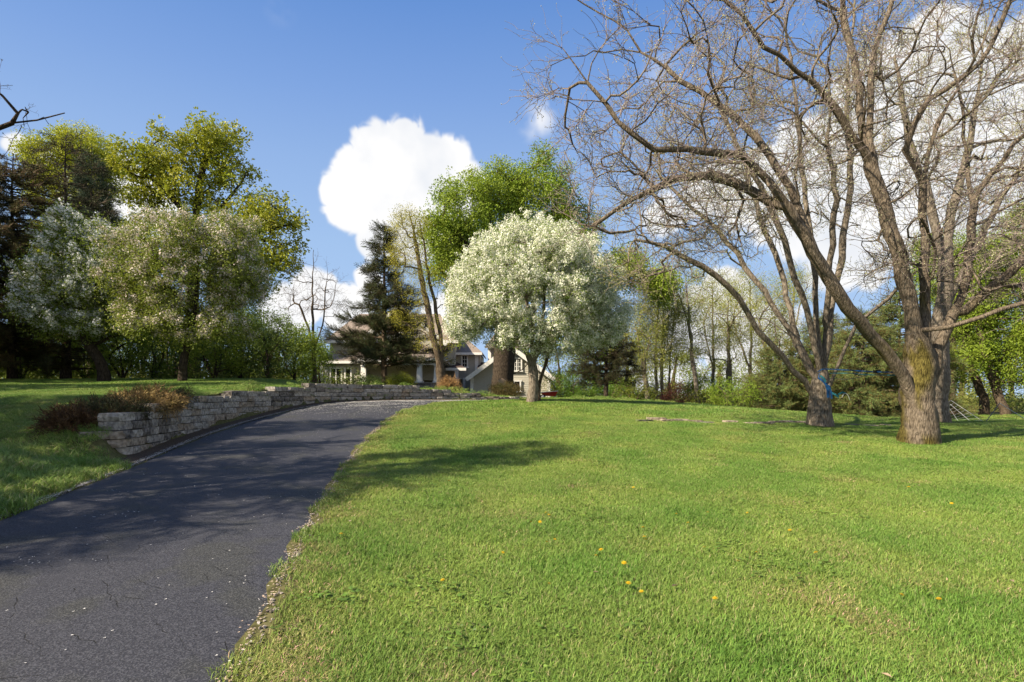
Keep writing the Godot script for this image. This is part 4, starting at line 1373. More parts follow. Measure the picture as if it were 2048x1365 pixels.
	# --- undergrowth along the left lawn's back edge
	var low := [[40, 27, 1.4, 2.2, 0], [90, 29, 1.6, 2.6, 1], [245, 27, 1.5, 2.8, 0], [305, 28, 1.6, 3.0, 1], [430, 27, 1.6, 3.2, 0], [480, 29, 1.7, 3.4, 2], [535, 28, 1.5, 3.0, 2], [590, 29, 1.4, 2.6, 0], [640, 33, 0.7, 2.2, 1], [-20, 28, 1.6, 2.8, 1], [170, 30, 1.8, 3.4, 0], [350, 31, 1.8, 3.8, 2], [560, 34, 1.9, 4.2, 1], [400, 36, 2.4, 5.0, 2], [60, 35, 2.6, 6.0, 0], [280, 37, 2.6, 6.0, 1], [480, 38, 2.4, 5.6, 0]]
	var said := ["bright leafy shrub under the leftmost pines", "leafy shrub left of the thick pine trunk", "sunlit shrub behind the leaning crab apple trunk", "shrub between the two crab apple trunks", "green shrub just right of the pink crab apple's trunk", "dark shrub behind the lawn, right of the pink crab apple", "many-stemmed dark shrub behind the lawn's middle", "shrub at the foot of the slender bare tree", "small green tree at the house's left corner", "shrub at the left edge of the view", "shrub behind the white crab apple's trunk", "tall dark shrub behind the pink crab apple", "tall loose shrub left of the slender bare tree", "small tree under the oak", "small tree behind the leftmost pines", "small tree behind the two crab apples", "small tree below the oak's right side"]
	for k in low.size():
		var q: Array = low[k]
		var b := foot(q[0], q[1])
		var ls := []
		ls.append(PackedVector3Array([b, b + Vector3(rr(-0.1, 0.1), q[3] * 0.4, rr(-0.1, 0.1)), b + Vector3(rr(-0.4, 0.4), q[3] * 0.8, rr(-0.3, 0.3))]))
		for j in 3:
			ls.append(PackedVector3Array([b + Vector3(0, 0.1, 0), b + Vector3(rr(-0.5, 0.5), q[3] * 0.4, rr(-0.4, 0.4)), b + Vector3(rr(-0.9, 0.9), q[3] * 0.75, rr(-0.6, 0.6))]))
		var tint := [[Color(0.16, 0.25, 0.025), Color(0.24, 0.3, 0.04)], [Color(0.11, 0.2, 0.02), Color(0.19, 0.25, 0.035)], [Color(0.055, 0.1, 0.018), Color(0.1, 0.14, 0.03)]]
		tree("woodland_shrub", said[k], "shrubs along the left lawn's back edge", {"category": "shrub", "limbs": ls, "r": 0.06 + q[3] * 0.012, "tip": 0.006, "step": 0.35, "bark": M["bark_dark"], "free_from": 1, "shell": 0.6,
			"lobes": [[b + Vector3(0, q[3] * 0.5, 0), Vector3(q[2], q[3] * 0.46, q[2] * 0.8), int(34 * q[2] * q[3] / 3.0)], [b + Vector3(rr(-0.6, 0.6), q[3] * 0.85, 0), Vector3(q[2] * 0.7, q[3] * 0.28, q[2] * 0.6), 16]],
			"crown": [{"mesh": mid_leaf, "mat": leaf, "per": 6, "spread": 0.42, "size": [0.6, 1.1], "tint": tint[q[4]]}]})

	# --- right background
	var slim := [[1299, 33, 1268, 640, 0.13, "thin pale trunk leaning left at the edge of the back lawn"], [1314, 37, 1316, 600, 0.1, "straight thin trunk, left one of the pair behind the low stones"], [1324, 37.5, 1330, 590, 0.11, "straight thin trunk, right one of the pair behind the low stones"], [1338, 40, 1350, 620, 0.08, "thin trunk just behind the blue tarp"], [1398, 35, 1372, 560, 0.13, "taller slender tree leaning left behind the purple shrub"], [1428, 42, 1425, 570, 0.12, "slender tree with yellow-green leaves left of the bright bush"], [1462, 38, 1456, 600, 0.2, "pale broken trunk rising behind the bright green bush"], [1498, 40, 1500, 560, 0.13, "slender leafy tree just right of the bright bush"], [1545, 36, 1550, 580, 0.15, "slender tree behind the strapped maple's left limb"], [1252, 40, 1250, 620, 0.1, "thin tree behind the low dark evergreen"], [1580, 44, 1590, 560, 0.13, "far slender tree seen through the strapped maple's limbs"]]
	for k in slim.size():
		var q: Array = slim[k]
		var b := foot(q[0], q[1])
		var top := at(q[2], q[3], q[1])
		var mid := b.lerp(top, 0.5) + Vector3(rr(-0.2, 0.2), 0, 0)
		tree("slender_tree", q[5], "slender trees beyond the back lawn", {"limbs": [PackedVector3Array([b, mid, top]), PackedVector3Array([b.lerp(top, 0.35), b.lerp(top, 0.7) + Vector3(rr(-1, 1), 0.4, rr(-0.5, 0.5)), top + Vector3(rr(-1.4, 1.4), -0.3, rr(-0.6, 0.6))])],
			"r": q[4], "tip": 0.008, "step": 0.45, "bark": M["bark_grey"], "free_from": 5, "above": 0.4, "shell": 0.8,
			"lobes": [[top + Vector3(0, -0.6, 0), Vector3(1.7, 1.6, 1.4), 40], [b.lerp(top, 0.6), Vector3(1.8, 1.7, 1.4), 36]],
			"crown": [{"mesh": haze_leaf, "mat": leaf, "per": 8, "thin": 2.0, "spread": 0.5, "size": [0.8, 1.6], "tint": [Color(0.24, 0.29, 0.045), Color(0.34, 0.33, 0.08)]}, {"name": "twigs", "mesh": twigs_b, "mat": twig, "per": 1, "spread": 0.05, "size": [0.9, 1.6], "tint": [W, Color(0.8, 0.78, 0.74)], "along": true, "splay": 0.6}]})
	var bush := [[1460, 29, 1.25, 1.75, lime, "bright yellow-green bush at the edge of the back lawn"], [1352, 36, 1.1, 1.6, purple, "dark purple-leaved shrub behind the blue tarp"], [1400, 34, 1.1, 1.4, olive, "olive-brown shrub left of the bright bush"], [1268, 33, 1.2, 1.3, olive, "pale twiggy shrub left of the thin leaning trunk"], [1232, 34, 1.3, 1.5, fresh, "light green shrub behind the low dark evergreen"], [1150, 34, 1.3, 2.2, fresh, "green shrub right of the garage corner"], [1115, 37, 1.1, 2.0, olive, "brownish shrub beside the garage corner"], [1530, 33, 1.3, 1.8, olive, "dull shrub right of the bright bush"], [1580, 31, 1.5, 2.0, deep, "dark shrub behind the strapped maple's trunk"], [1310, 39, 1.6, 1.8, olive, "brown-green thicket behind the paired thin trunks"], [1410, 41, 2.0, 2.6, fresh, "leafy thicket behind the olive-brown shrub"], [1490, 43, 2.0, 3.0, olive, "tall thicket behind the bright bush"], [1180, 40, 1.8, 2.6, fresh, "leafy thicket right of the house"], [1640, 36, 1.8, 3.2, fresh, "leafy thicket between the two maples"]]
	for q in bush:
		var b := foot(q[0], q[1])
		var ls := []
		for j in 4:
			ls.append(PackedVector3Array([b + Vector3(0, 0.05 if j else 0.0, 0), b + Vector3(rr(-0.3, 0.3), q[3] * 0.4, rr(-0.3, 0.3)), b + Vector3(rr(-0.8, 0.8) * q[2], q[3] * 0.75, rr(-0.5, 0.5))]))
		tree("garden_shrub", q[5], "shrubs along the back lawn's edge", {"category": "shrub", "limbs": ls, "r": 0.05, "tip": 0.006, "step": 0.3, "bark": M["bark_brown"], "free_from": 1, "shell": 0.55,
			"lobes": [[b + Vector3(0, q[3] * 0.48, 0), Vector3(q[2], q[3] * 0.48, q[2] * 0.8), int(46 * q[2] * q[3] / 2.0)]],
			"crown": [{"mesh": small_leaf, "mat": leaf, "per": 6, "spread": 0.3, "size": [0.8, 1.4], "tint": [q[4][0], q[4][1]]}]})
	for q in [[1725, 27, 5.0, 2.5, "olive spruce with boughs to the ground between the two maples"], [1800, 29, 6.5, 2.6, "tall brownish spruce behind the mossy maple"], [1650, 31, 5.6, 2.3, "dark spruce behind the strapped maple"], [1560, 30, 4.0, 1.9, "low dark spruce left of the strapped maple"]]:
		conifer("spruce_tree", q[4], "spruces behind the maples", {"base": foot(q[0], q[1]), "tall": q[2], "r": 0.14, "clear": 0.25, "gap": 0.24, "whorl": 8, "dense": 8.0, "droop": 0.22, "spray": 1.35, "dead": 0.15,
			"shape": [[0.0, q[3]], [0.3, q[3] * 0.9], [0.7, q[3] * 0.5], [1.0, 0.15]], "mesh": spruce, "tint": [Color(2.7, 2.3, 1.2), Color(2.1, 2.0, 1.2)], "bark": M["bark_brown"]})
	var right := [[1968, 31, [1968, 800, 31], [1940, 720, 31], [1925, 620, 31], 1940, 590, "dark leaning trunk and bright crown right of the mossy maple"], [2012, 30, [1995, 780, 30], [1968, 700, 30], [1955, 600, 30], 2010, 600, "leaning bright-leaved tree above the fallen net frame"], [2075, 29, [2070, 760, 29], [2060, 660, 29], [2050, 560, 29], 2070, 540, "bright-leaved tree at the right edge of the view"], [1905, 36, [1905, 740, 36], [1908, 640, 36], [1915, 540, 36], 1900, 560, "yellow-green tree behind the mossy maple's right limb"]]
	for q in right:
		var b := foot(q[0], q[1])
		var c := at(q[5], q[6], q[1])
		tree("bright_tree", q[7], "bright green trees at the right", {"limbs": [PackedVector3Array([b, at(q[2][0], q[2][1], q[2][2]), at(q[3][0], q[3][1], q[3][2]), at(q[4][0], q[4][1], q[4][2])])],
			"r": 0.2, "tip": 0.012, "step": 0.5, "bark": M["bark_brown"], "free_from": 5, "shell": 0.7, "tufts": true,
			"lobes": [[c, Vector3(2.2, 1.9, 2.0), 60], [c + Vector3(0.6, -2.2, 0.3), Vector3(2.0, 1.2, 1.8), 40], [c + Vector3(-0.4, 2.0, 0), Vector3(1.6, 1.2, 1.5), 34], [c + Vector3(rr(-0.5, 0.5), -3.6, 0.4), Vector3(1.7, 0.9, 1.5), 26]],
			"crown": [{"mesh": mid_leaf, "mat": leaf, "per": 9, "spread": 0.5, "size": [0.7, 1.2], "tint": [Color(0.15, 0.24, 0.022), Color(0.24, 0.3, 0.035)]}]})
	# the far wood that closes the view
	var far := [[1120, 62], [1190, 58], [1260, 66], [1350, 60], [1440, 64], [1530, 58], [1620, 62], [1720, 56], [1820, 60], [1920, 52], [2030, 50], [2130, 48], [560, 60], [470, 56], [330, 58], [200, 54], [80, 56], [-40, 52], [620, 66]]
	for k in far.size():
		var b := foot(far[k][0], far[k][1])
		var tall := rr(6.5, 9.0) if k < 12 else rr(6, 8)
		if k >= 3 and k <= 6:
			tall = rr(5.0, 7.0)
		tree("distant_tree", "leafy tree in the far wood beyond the back lawn" if k < 12 else "leafy tree in the far wood behind the crab apples and oak", "trees of the far wood", {"limbs": [PackedVector3Array([b, b + Vector3(rr(-0.4, 0.4), tall * 0.5, 0), b + Vector3(rr(-0.8, 0.8), tall * 0.85, 0)])],
			"r": 0.2, "tip": 0.02, "step": 0.9, "bark": M["bark_brown"], "free_from": 3, "shell": 0.6,
			"lobes": [[b + Vector3(0, tall * 0.62, 0), Vector3(2.6, tall * 0.36, 2.4), 46], [b + Vector3(rr(-1.5, 1.5), tall * 0.2, 0.5), Vector3(2.8, tall * 0.2, 2.0), 26]],
			"crown": [{"mesh": mid_leaf, "mat": leaf, "per": 7, "spread": 0.8, "size": [1.1, 1.9], "tint": [Color(0.15, 0.22, 0.03), Color(0.27, 0.29, 0.06)]}]})

# ---------------------------------------------------------------- house
func siding_wall(parent: Node3D, x0: float, x1: float, y0: float, y1: float, z: float, gable := []) -> void:
	# lap boards on a wall facing the viewer; gable: [apex x, apex y] narrows the boards above y1
	var wall := put("wall", BoxMesh.new(), M["siding"], parent, Vector3((x0 + x1) / 2, (y0 + y1) / 2, z - 0.12))
	(wall.mesh as BoxMesh).size = Vector3(x1 - x0, y1 - y0, 0.2)
	var top := y1
	if gable:
		top = gable[1]
		var g := Geo.new()
		var a := Vector3(x0, y1, z - 0.02)
		var b := Vector3(x1, y1, z - 0.02)
		var c := Vector3(gable[0], gable[1], z - 0.02)
		g.tri(a, c, b)
		g.quad(a, a + Vector3(0, 0, -0.2), c + Vector3(0, 0, -0.2), c)
		g.quad(c, c + Vector3(0, 0, -0.2), b + Vector3(0, 0, -0.2), b)
		put("gable", g.mesh(), M["siding"], parent)
	var e := 0.165
	var y := y0
	while y < top - 0.05:
		var l := x0
		var r := x1
		if y + e > y1 and gable:
			var t: float = (y + e - y1) / (gable[1] - y1)
			l = lerpf(x0, gable[0], t)
			r = lerpf(x1, gable[0], t)
		if r - l > 0.15:
			var g := Geo.new()
			var f := z + 0.028
			g.quad(Vector3(l, y, f), Vector3(l, y + e + 0.01, z + 0.004), Vector3(r, y + e + 0.01, z + 0.004), Vector3(r, y, f))
			g.quad(Vector3(l, y, z - 0.01), Vector3(l, y, f), Vector3(r, y, f), Vector3(r, y, z - 0.01))
			put("siding_board", g.mesh(), M["siding"], parent)
		y += e

func slab(parent: Node3D, called: String, a: Vector3, b: Vector3, c: Vector3, d: Vector3, thick: float, mat: Material) -> void:
	# a roof plane through four points (clockwise seen from above), with thickness
	var g := Geo.new()
	var t := Vector3(0, -thick, 0)
	g.quad(a, b, c, d)
	g.quad(d + t, c + t, b + t, a + t)
	g.quad(b, a, a + t, b + t)
	g.quad(c, b, b + t, c + t)
	g.quad(d, c, c + t, d + t)
	g.quad(a, d, d + t, a + t)
	put(called, g.mesh(), mat, parent)

func box_part(parent: Node3D, called: String, c: Vector3, s: Vector3, mat: Material) -> MeshInstance3D:
	var g := Geo.new()
	g.box(c, s)
	return put(called, g.mesh(), mat, parent)

func window(parent: Node3D, x0: float, x1: float, y0: float, y1: float, z: float, lights: int, bars := 1) -> void:
	# a white frame round dark panes; lights: panes side by side, bars: how many cross bars in each
	var w := 0.1
	var f := Geo.new()
	f.box(Vector3((x0 + x1) / 2, y1 - w / 2, z + 0.06), Vector3(x1 - x0 + 0.1, w, 0.12))
	f.box(Vector3((x0 + x1) / 2, y0 + w / 2, z + 0.07), Vector3(x1 - x0 + 0.14, w, 0.14))
	for k in lights + 1:
		var x := lerpf(x0 + w / 2, x1 - w / 2, float(k) / lights)
		f.box(Vector3(x, (y0 + y1) / 2, z + 0.055), Vector3(w if k == 0 or k == lights else 0.08, y1 - y0 - 2 * w, 0.11))
	var root := put("window", f.mesh(), M["white_paint"], parent, -parent.position)
	for k in lights:
		var a := lerpf(x0 + w, x1 - w, float(k) / lights) + 0.02
		var b := lerpf(x0 + w, x1 - w, (k + 1.0) / lights) - 0.02
		var p := Geo.new()
		p.quad(Vector3(a, y0 + w, z + 0.045), Vector3(a, y1 - w, z + 0.045), Vector3(b, y1 - w, z + 0.045), Vector3(b, y0 + w, z + 0.045))
		put("pane", p.mesh(), M["window_glass"], root)
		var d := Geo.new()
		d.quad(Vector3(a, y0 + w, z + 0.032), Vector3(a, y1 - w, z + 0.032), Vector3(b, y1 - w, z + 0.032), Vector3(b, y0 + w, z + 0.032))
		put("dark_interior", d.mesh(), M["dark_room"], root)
		var m := Geo.new()
		for j in bars:
			m.box(Vector3((a + b) / 2, lerpf(y0 + w, y1 - w, (j + 1.0) / (bars + 1)), z + 0.06), Vector3(b - a, 0.03, 0.03))
		if bars > 1:
			m.box(Vector3((a + b) / 2, (y0 + y1) / 2, z + 0.06), Vector3(0.03, y1 - y0 - 2 * w, 0.026))
		if bars > 0:
			put("muntin", m.mesh(), M["white_paint"], root)

func tapered_column(parent: Node3D, x: float, y0: float, y1: float, z: float, wide: float) -> void:
	var g := Geo.new()
	var a := wide * 0.5
	var b := wide * 0.36
	var p := []
	for q in [[-1, -1], [-1, 1], [1, 1], [1, -1]]:
		p.append([Vector3(x + q[0] * a, y0, z + q[1] * a), Vector3(x + q[0] * b, y1, z + q[1] * b)])
	for k in 4:
		var n := (k + 1) % 4
		g.quad(p[n][0], p[n][1], p[k][1], p[k][0])
	g.box(Vector3(x, y0 + 0.06, z), Vector3(wide * 1.25, 0.12, wide * 1.25))
	g.box(Vector3(x, y1 - 0.05, z), Vector3(wide * 0.95, 0.1, wide * 0.95))
	put("column", g.mesh(), M["white_paint"], parent)

func make_house() -> void:
	var D := 46.0
	var s := D / FOCAL
	var X := func(px: float) -> float: return (px - 1024.0) * s
	var Y := func(py: float) -> float: return EYE + (795.0 - py) * s
	var h := thing("house", "grey-sided two-storey house with brown roofs and a white-columned porch", "house", Vector3(X.call(800.0), height(X.call(800.0), D), -D))
	var o := Node3D.new()
	h.add_child(o)
	o.name = "walls"
	o.position = -h.position
	var roof := Node3D.new()
	h.add_child(roof)
	roof.name = "roof"
	roof.position = -h.position
	var porch := Node3D.new()
	h.add_child(porch)
	porch.name = "porch"
	porch.position = -h.position
	var g0 := 1.0
	var br: Material = M["shingles"]
	var wp: Material = M["white_paint"]
	# main block
	var e := -D
	var ex0: float = X.call(664.0)
	var ex1: float = X.call(905.0)
	var eave: float = Y.call(682.0)
	var ridge: float = Y.call(612.0)
	siding_wall(o, ex0, ex1, g0, eave, e)
	box_part(o, "side_wall", Vector3(ex0 - 0.11, (g0 + eave) / 2, e - 4.6), Vector3(0.2, eave - g0, 9.0), M["siding"])
	box_part(o, "side_wall", Vector3(ex1 + 0.11, (g0 + eave) / 2, e - 4.6), Vector3(0.2, eave - g0, 9.0), M["siding"])
	var r0 := Vector3(ex0 + 1.0, ridge, e - 4.5)
	var r1 := Vector3(ex1 - 1.6, ridge, e - 4.5)
	var c0 := Vector3(ex0 - 0.5, eave, e + 0.5)
	var c1 := Vector3(ex1 + 0.5, eave, e + 0.5)
	var c2 := Vector3(ex1 + 0.5, eave, e - 9.5)
	var c3 := Vector3(ex0 - 0.5, eave, e - 9.5)
	slab(roof, "roof_plane", c0, r0, r1, c1, 0.14, br)
	slab(roof, "roof_plane", c3, r0, r0 + Vector3(0, -0.001, 0.001), c0, 0.14, br)
	slab(roof, "roof_plane", c1, r1, r1 + Vector3(0, -0.001, -0.001), c2, 0.14, br)
	slab(roof, "roof_plane", c2, r1, r0, c3, 0.14, br)
	box_part(roof, "fascia", Vector3((ex0 + ex1) / 2, eave - 0.12, e + 0.52), Vector3(ex1 - ex0 + 1.06, 0.22, 0.05), wp)
	box_part(roof, "soffit", Vector3((ex0 + ex1) / 2, eave - 0.22, e + 0.27), Vector3(ex1 - ex0 + 1.0, 0.03, 0.44), wp)
	# front gable
	var gz := e + 0.9
	var ga: float = X.call(736.0)
	var gb: float = X.call(884.0)
	var gx: float = X.call(805.0)
	var gy: float = Y.call(616.0)
	siding_wall(o, ga, gb, g0 + 2.0, eave, gz, [gx, gy])
	box_part(o, "side_wall", Vector3(ga + 0.1, (g0 + 2.0 + eave) / 2, gz - 0.6), Vector3(0.2, eave - g0 - 2.0, 0.8), M["siding"])
	box_part(o, "side_wall", Vector3(gb - 0.1, (g0 + 2.0 + eave) / 2, gz - 0.6), Vector3(0.2, eave - g0 - 2.0, 0.8), M["siding"])
	var ov := 0.55
	var k := (gy - eave) / (gx - ga)
	var k2 := (gy - eave) / (gb - gx)
	slab(roof, "roof_plane", Vector3(ga - ov, eave - ov * k + 0.15, gz + 0.5), Vector3(ga - ov, eave - ov * k + 0.15, gz - 4), Vector3(gx, gy + 0.15, gz - 4), Vector3(gx, gy + 0.15, gz + 0.5), 0.14, br)
	slab(roof, "roof_plane", Vector3(gx, gy + 0.15, gz + 0.5), Vector3(gx, gy + 0.15, gz - 4), Vector3(gb + ov, eave - ov * k2 + 0.15, gz - 4), Vector3(gb + ov, eave - ov * k2 + 0.15, gz + 0.5), 0.14, br)
	for q in [[ga - ov, eave - ov * k], [gb + ov, eave - ov * k2]]:
		var g := Geo.new()
		g.bar(Vector3(q[0], q[1], gz + 0.53), Vector3(gx, gy, gz + 0.53), 0.06, 0.3)
		put("bargeboard", g.mesh(), wp, roof)
	window(h, X.call(792.0), X.call(824.0), Y.call(697.0), Y.call(668.0), gz + 0.02, 3, 2)
	window(h, X.call(748.0), X.call(772.0), Y.call(697.0), Y.call(670.0), gz + 0.02, 2, 2)
	# single-storey bay on the left
	var bz := e + 1.9
	var ba: float = X.call(661.0)
	var bb: float = X.call(742.0)
	var btop: float = Y.call(726.0)
	siding_wall(o, ba, bb, g0, btop, bz)
	box_part(o, "side_wall", Vector3(ba - 0.08, (g0 + btop) / 2, bz - 0.96), Vector3(0.14, btop - g0, 1.9), M["siding"])
	for px in [659.0, 668.0, 738.0]:
		box_part(o, "corner_board", Vector3(X.call(px), (g0 + btop) / 2, bz + 0.06), Vector3(0.2, btop - g0, 0.1), wp)
	window(h, X.call(675.0), X.call(699.0), Y.call(775.0), Y.call(738.0), bz + 0.02, 2, 1)
	window(h, X.call(703.0), X.call(717.0), Y.call(775.0), Y.call(738.0), bz + 0.02, 1, 1)
	slab(roof, "roof_plane", Vector3(ba - 0.4, btop, bz + 0.5), Vector3(ba + 0.6, btop + 1.0, e + 0.03), Vector3(bb, btop + 1.0, e + 0.03), Vector3(bb + 0.2, btop, bz + 0.5), 0.12, br)
	box_part(roof, "fascia", Vector3((ba + bb) / 2, btop - 0.1, bz + 0.52), Vector3(bb - ba + 0.6, 0.2, 0.05), wp)
	# porch
	var pz := e + 3.2
	var pa: float = X.call(744.0)
	var pb: float = X.call(890.0)
	var pe: float = Y.call(719.0) - 0.15
	slab(roof, "roof_plane", Vector3(pa - 0.2, pe, pz + 0.4), Vector3(pa - 0.2, pe + 1.25, gz + 0.06), Vector3(pb - 1.4, pe + 1.25, gz + 0.06), Vector3(pb + 0.4, pe, pz + 0.4), 0.1, br)
	slab(roof, "roof_plane", Vector3(pb + 0.4, pe, pz + 0.4), Vector3(pb - 1.4, pe + 1.25, gz + 0.06), Vector3(pb - 1.4, pe + 1.25, gz - 0.5), Vector3(pb + 0.4, pe, gz - 0.5), 0.1, br)
	box_part(roof, "fascia", Vector3((pa + pb) / 2 + 0.1, pe - 0.15, pz + 0.42), Vector3(pb - pa + 0.66, 0.24, 0.05), wp)
	box_part(roof, "fascia", Vector3(pb + 0.42, pe - 0.15, (pz + gz) / 2), Vector3(0.05, 0.24, pz - gz + 1.4), wp)
	box_part(porch, "ceiling", Vector3((pa + pb) / 2, pe - 0.2, (pz + e) / 2 + 0.1), Vector3(pb - pa + 0.6, 0.04, pz - e), wp)
	box_part(porch, "porch_floor", Vector3((pa + pb) / 2, 1.6, (pz + e) / 2), Vector3(pb - pa, 0.3, pz - e), M["stone_warm"])
	box_part(porch, "beam", Vector3((pa + pb) / 2, pe - 0.36, pz), Vector3(pb - pa, 0.26, 0.26), wp)
	for px in [748.0, 852.0, 884.0]:
		tapered_column(porch, X.call(px), 2.75, pe - 0.49, pz, 0.44)
	for px in [748.0, 868.0]:
		var base := Node3D.new()
		base.name = "pier"
		h.add_child(base, true)
		base.position = -h.position
		var wide := 0.9 if px < 800 else 2.0
		box_part(base, "core", Vector3(X.call(px), 2.1, pz), Vector3(wide - 0.06, 1.2, 0.6), M["stone_stained"])
		for r in 7:
			var x: float = X.call(px) - wide / 2
			while x < X.call(px) + wide / 2 - 0.1:
				var l := minf(rr(0.25, 0.5), X.call(px) + wide / 2 - x)
				box_part(base, "stone", Vector3(x + l / 2, 1.56 + r * 0.165 + 0.08, pz + 0.3 + rr(0.0, 0.04)), Vector3(l - 0.02, 0.15, 0.1), M[["stone_warm", "stone", "stone_stained"][rg.randi() % 3]])
				x += l
		box_part(base, "cap", Vector3(X.call(px), 2.72, pz), Vector3(wide + 0.12, 0.06, 0.78), M["stone"])
	window(h, X.call(770.0), X.call(830.0), Y.call(775.0), Y.call(730.0), e + 0.05, 4, 0)
	window(h, X.call(835.0), X.call(846.0), Y.call(780.0), Y.call(728.0), e + 0.05, 1, 0)
	# entry wing with its own hipped roof
	var wz := e - 1.2
	var wa: float = X.call(894.0)
	var wb: float = X.call(954.0)
	var we: float = Y.call(704.0)
	siding_wall(o, wa, wb, g0, we, wz)
	box_part(o, "side_wall", Vector3(wb + 0.1, (g0 + we) / 2, wz - 3.1), Vector3(0.18, we - g0, 6.0), M["siding"])
	box_part(o, "corner_board", Vector3(wb - 0.1, (g0 + we) / 2, wz + 0.06), Vector3(0.28, we - g0, 0.1), wp)
	var wr: float = Y.call(662.0)
	slab(roof, "roof_plane", Vector3(wa - 0.3, we, wz + 0.5), Vector3(wa + 0.2, wr, wz - 3), Vector3(wb - 1.4, wr, wz - 3), Vector3(wb + 0.4, we, wz + 0.5), 0.12, br)
	slab(roof, "roof_plane", Vector3(wb + 0.4, we, wz + 0.5), Vector3(wb - 1.4, wr, wz - 3), Vector3(wb - 1.4, wr, wz - 3.4), Vector3(wb + 0.4, we, wz - 6.5), 0.12, br)
	box_part(roof, "fascia", Vector3((wa + wb) / 2, we - 0.1, wz + 0.52), Vector3(wb - wa + 0.75, 0.2, 0.05), wp)
	window(h, X.call(920.0), X.call(934.0), Y.call(735.0), Y.call(708.0), wz + 0.02, 1, 2)
	# entry roof, post and door
	slab(roof, "roof_plane", Vector3(wa - 0.1, Y.call(738.0), e + 0.9), Vector3(wa - 0.1, Y.call(722.0), wz + 0.05), Vector3(X.call(910.0), Y.call(722.0), wz + 0.05), Vector3(X.call(934.0), Y.call(738.0), e + 0.9), 0.1, M["shingles_dark"])
	box_part(roof, "fascia", Vector3((wa + X.call(934.0)) / 2, Y.call(740.0), e + 0.92), Vector3(X.call(934.0) - wa, 0.22, 0.05), wp)
	box_part(porch, "post", Vector3(X.call(915.0), (g0 + Y.call(742.0)) / 2, e + 0.75), Vector3(0.28, Y.call(742.0) - g0, 0.28), wp)
	box_part(porch, "post", Vector3(X.call(926.0), (g0 + Y.call(755.0)) / 2, wz + 0.12), Vector3(0.2, Y.call(755.0) - g0, 0.2), wp)
	var door := box_part(h, "door", Vector3(X.call(908.0), 2.1, wz + 0.06), Vector3(1.0, 2.1, 0.06), M["door_paint"])
	door.position = -h.position
	box_part(door, "door_frame", Vector3(X.call(908.0), 3.2, wz + 0.07), Vector3(1.2, 0.1, 0.1), wp)
	# link roof and garage
	var kz := e + 1.0
	slab(roof, "roof_plane", Vector3(wb, Y.call(748.0), kz), Vector3(wb, Y.call(722.0), kz - 3), Vector3(X.call(1000.0), Y.call(722.0), kz - 3), Vector3(X.call(1000.0), Y.call(748.0), kz), 0.12, M["shingles_dark"])
	box_part(o, "link_wall", Vector3((wb + X.call(975.0)) / 2, (g0 + Y.call(748.0)) / 2, kz - 0.6), Vector3(X.call(975.0) - wb, Y.call(748.0) - g0, 0.2), M["siding"])
	var az := e + 2.6
	var aa: float = X.call(946.0)
	var ab: float = X.call(1096.0)
	var ax: float = X.call(1021.0)
	var ae: float = Y.call(757.0)
	var ay: float = Y.call(701.0)
	siding_wall(o, aa, ab, g0, ae, az, [ax, ay])
	box_part(o, "side_wall", Vector3(ab - 0.1, (g0 + ae) / 2, az - 3.3), Vector3(0.2, ae - g0, 6.0), M["siding"])
	box_part(o, "side_wall", Vector3(aa + 0.1, (g0 + ae) / 2, az - 3.3), Vector3(0.2, ae - g0, 6.0), M["siding"])
	for x in [aa + 0.1, ab - 0.12]:
		box_part(o, "corner_board", Vector3(x, (g0 + ae) / 2, az + 0.07), Vector3(0.24, ae - g0, 0.1), wp)
	var ka := (ay - ae) / (ax - aa)
	for sg in [-1.0, 1.0]:
		var foot_x: float = ax + sg * (ax - aa + 0.3)
		var foot_y := ae - 0.3 * ka
		var up := Vector3(0, 0.2, 0)
		var lo := Vector3(foot_x, foot_y, az + 0.45) + up
		var hi := Vector3(ax, ay, az + 0.45) + up
		var back := Vector3(0, 0, -7.0)
		if sg < 0:
			slab(roof, "roof_plane", lo, lo + back, hi + back, hi, 0.14, M["shingles_dark"])
		else:
			slab(roof, "roof_plane", hi, hi + back, lo + back, lo, 0.14, M["shingles_dark"])
		var g := Geo.new()
		g.bar(lo - up * 0.9 + Vector3(0, 0, 0.04), hi - up * 0.9 + Vector3(0, 0, 0.04), 0.06, 0.32)
		put("bargeboard", g.mesh(), wp, roof)
		var sf := Geo.new()
		sf.bar(lo - up * 1.3 + Vector3(0, 0, -0.2), hi - up * 1.3 + Vector3(0, 0, -0.2), 0.42, 0.03)
		put("soffit", sf.mesh(), wp, roof)
	window(h, X.call(1023.0), X.call(1043.0), Y.call(747.0), Y.call(720.0), az + 0.03, 2, 2)
	window(h, X.call(1026.0), X.call(1041.0), Y.call(786.0), Y.call(763.0), az + 0.03, 1, 0)
	# tall block behind the garage
	var qz := e - 2.0
	siding_wall(o, X.call(975.0), X.call(1060.0), g0 + 2, Y.call(690.0), qz)
	box_part(o, "corner_board", Vector3(X.call(977.0), (g0 + 2 + Y.call(690.0)) / 2, qz + 0.06), Vector3(0.26, Y.call(690.0) - g0 - 2, 0.1), wp)
	slab(roof, "roof_plane", Vector3(X.call(968.0), Y.call(690.0), qz + 0.5), Vector3(X.call(985.0), Y.call(655.0), qz - 3), Vector3(X.call(1050.0), Y.call(655.0), qz - 3), Vector3(X.call(1066.0), Y.call(690.0), qz + 0.5), 0.14, br)

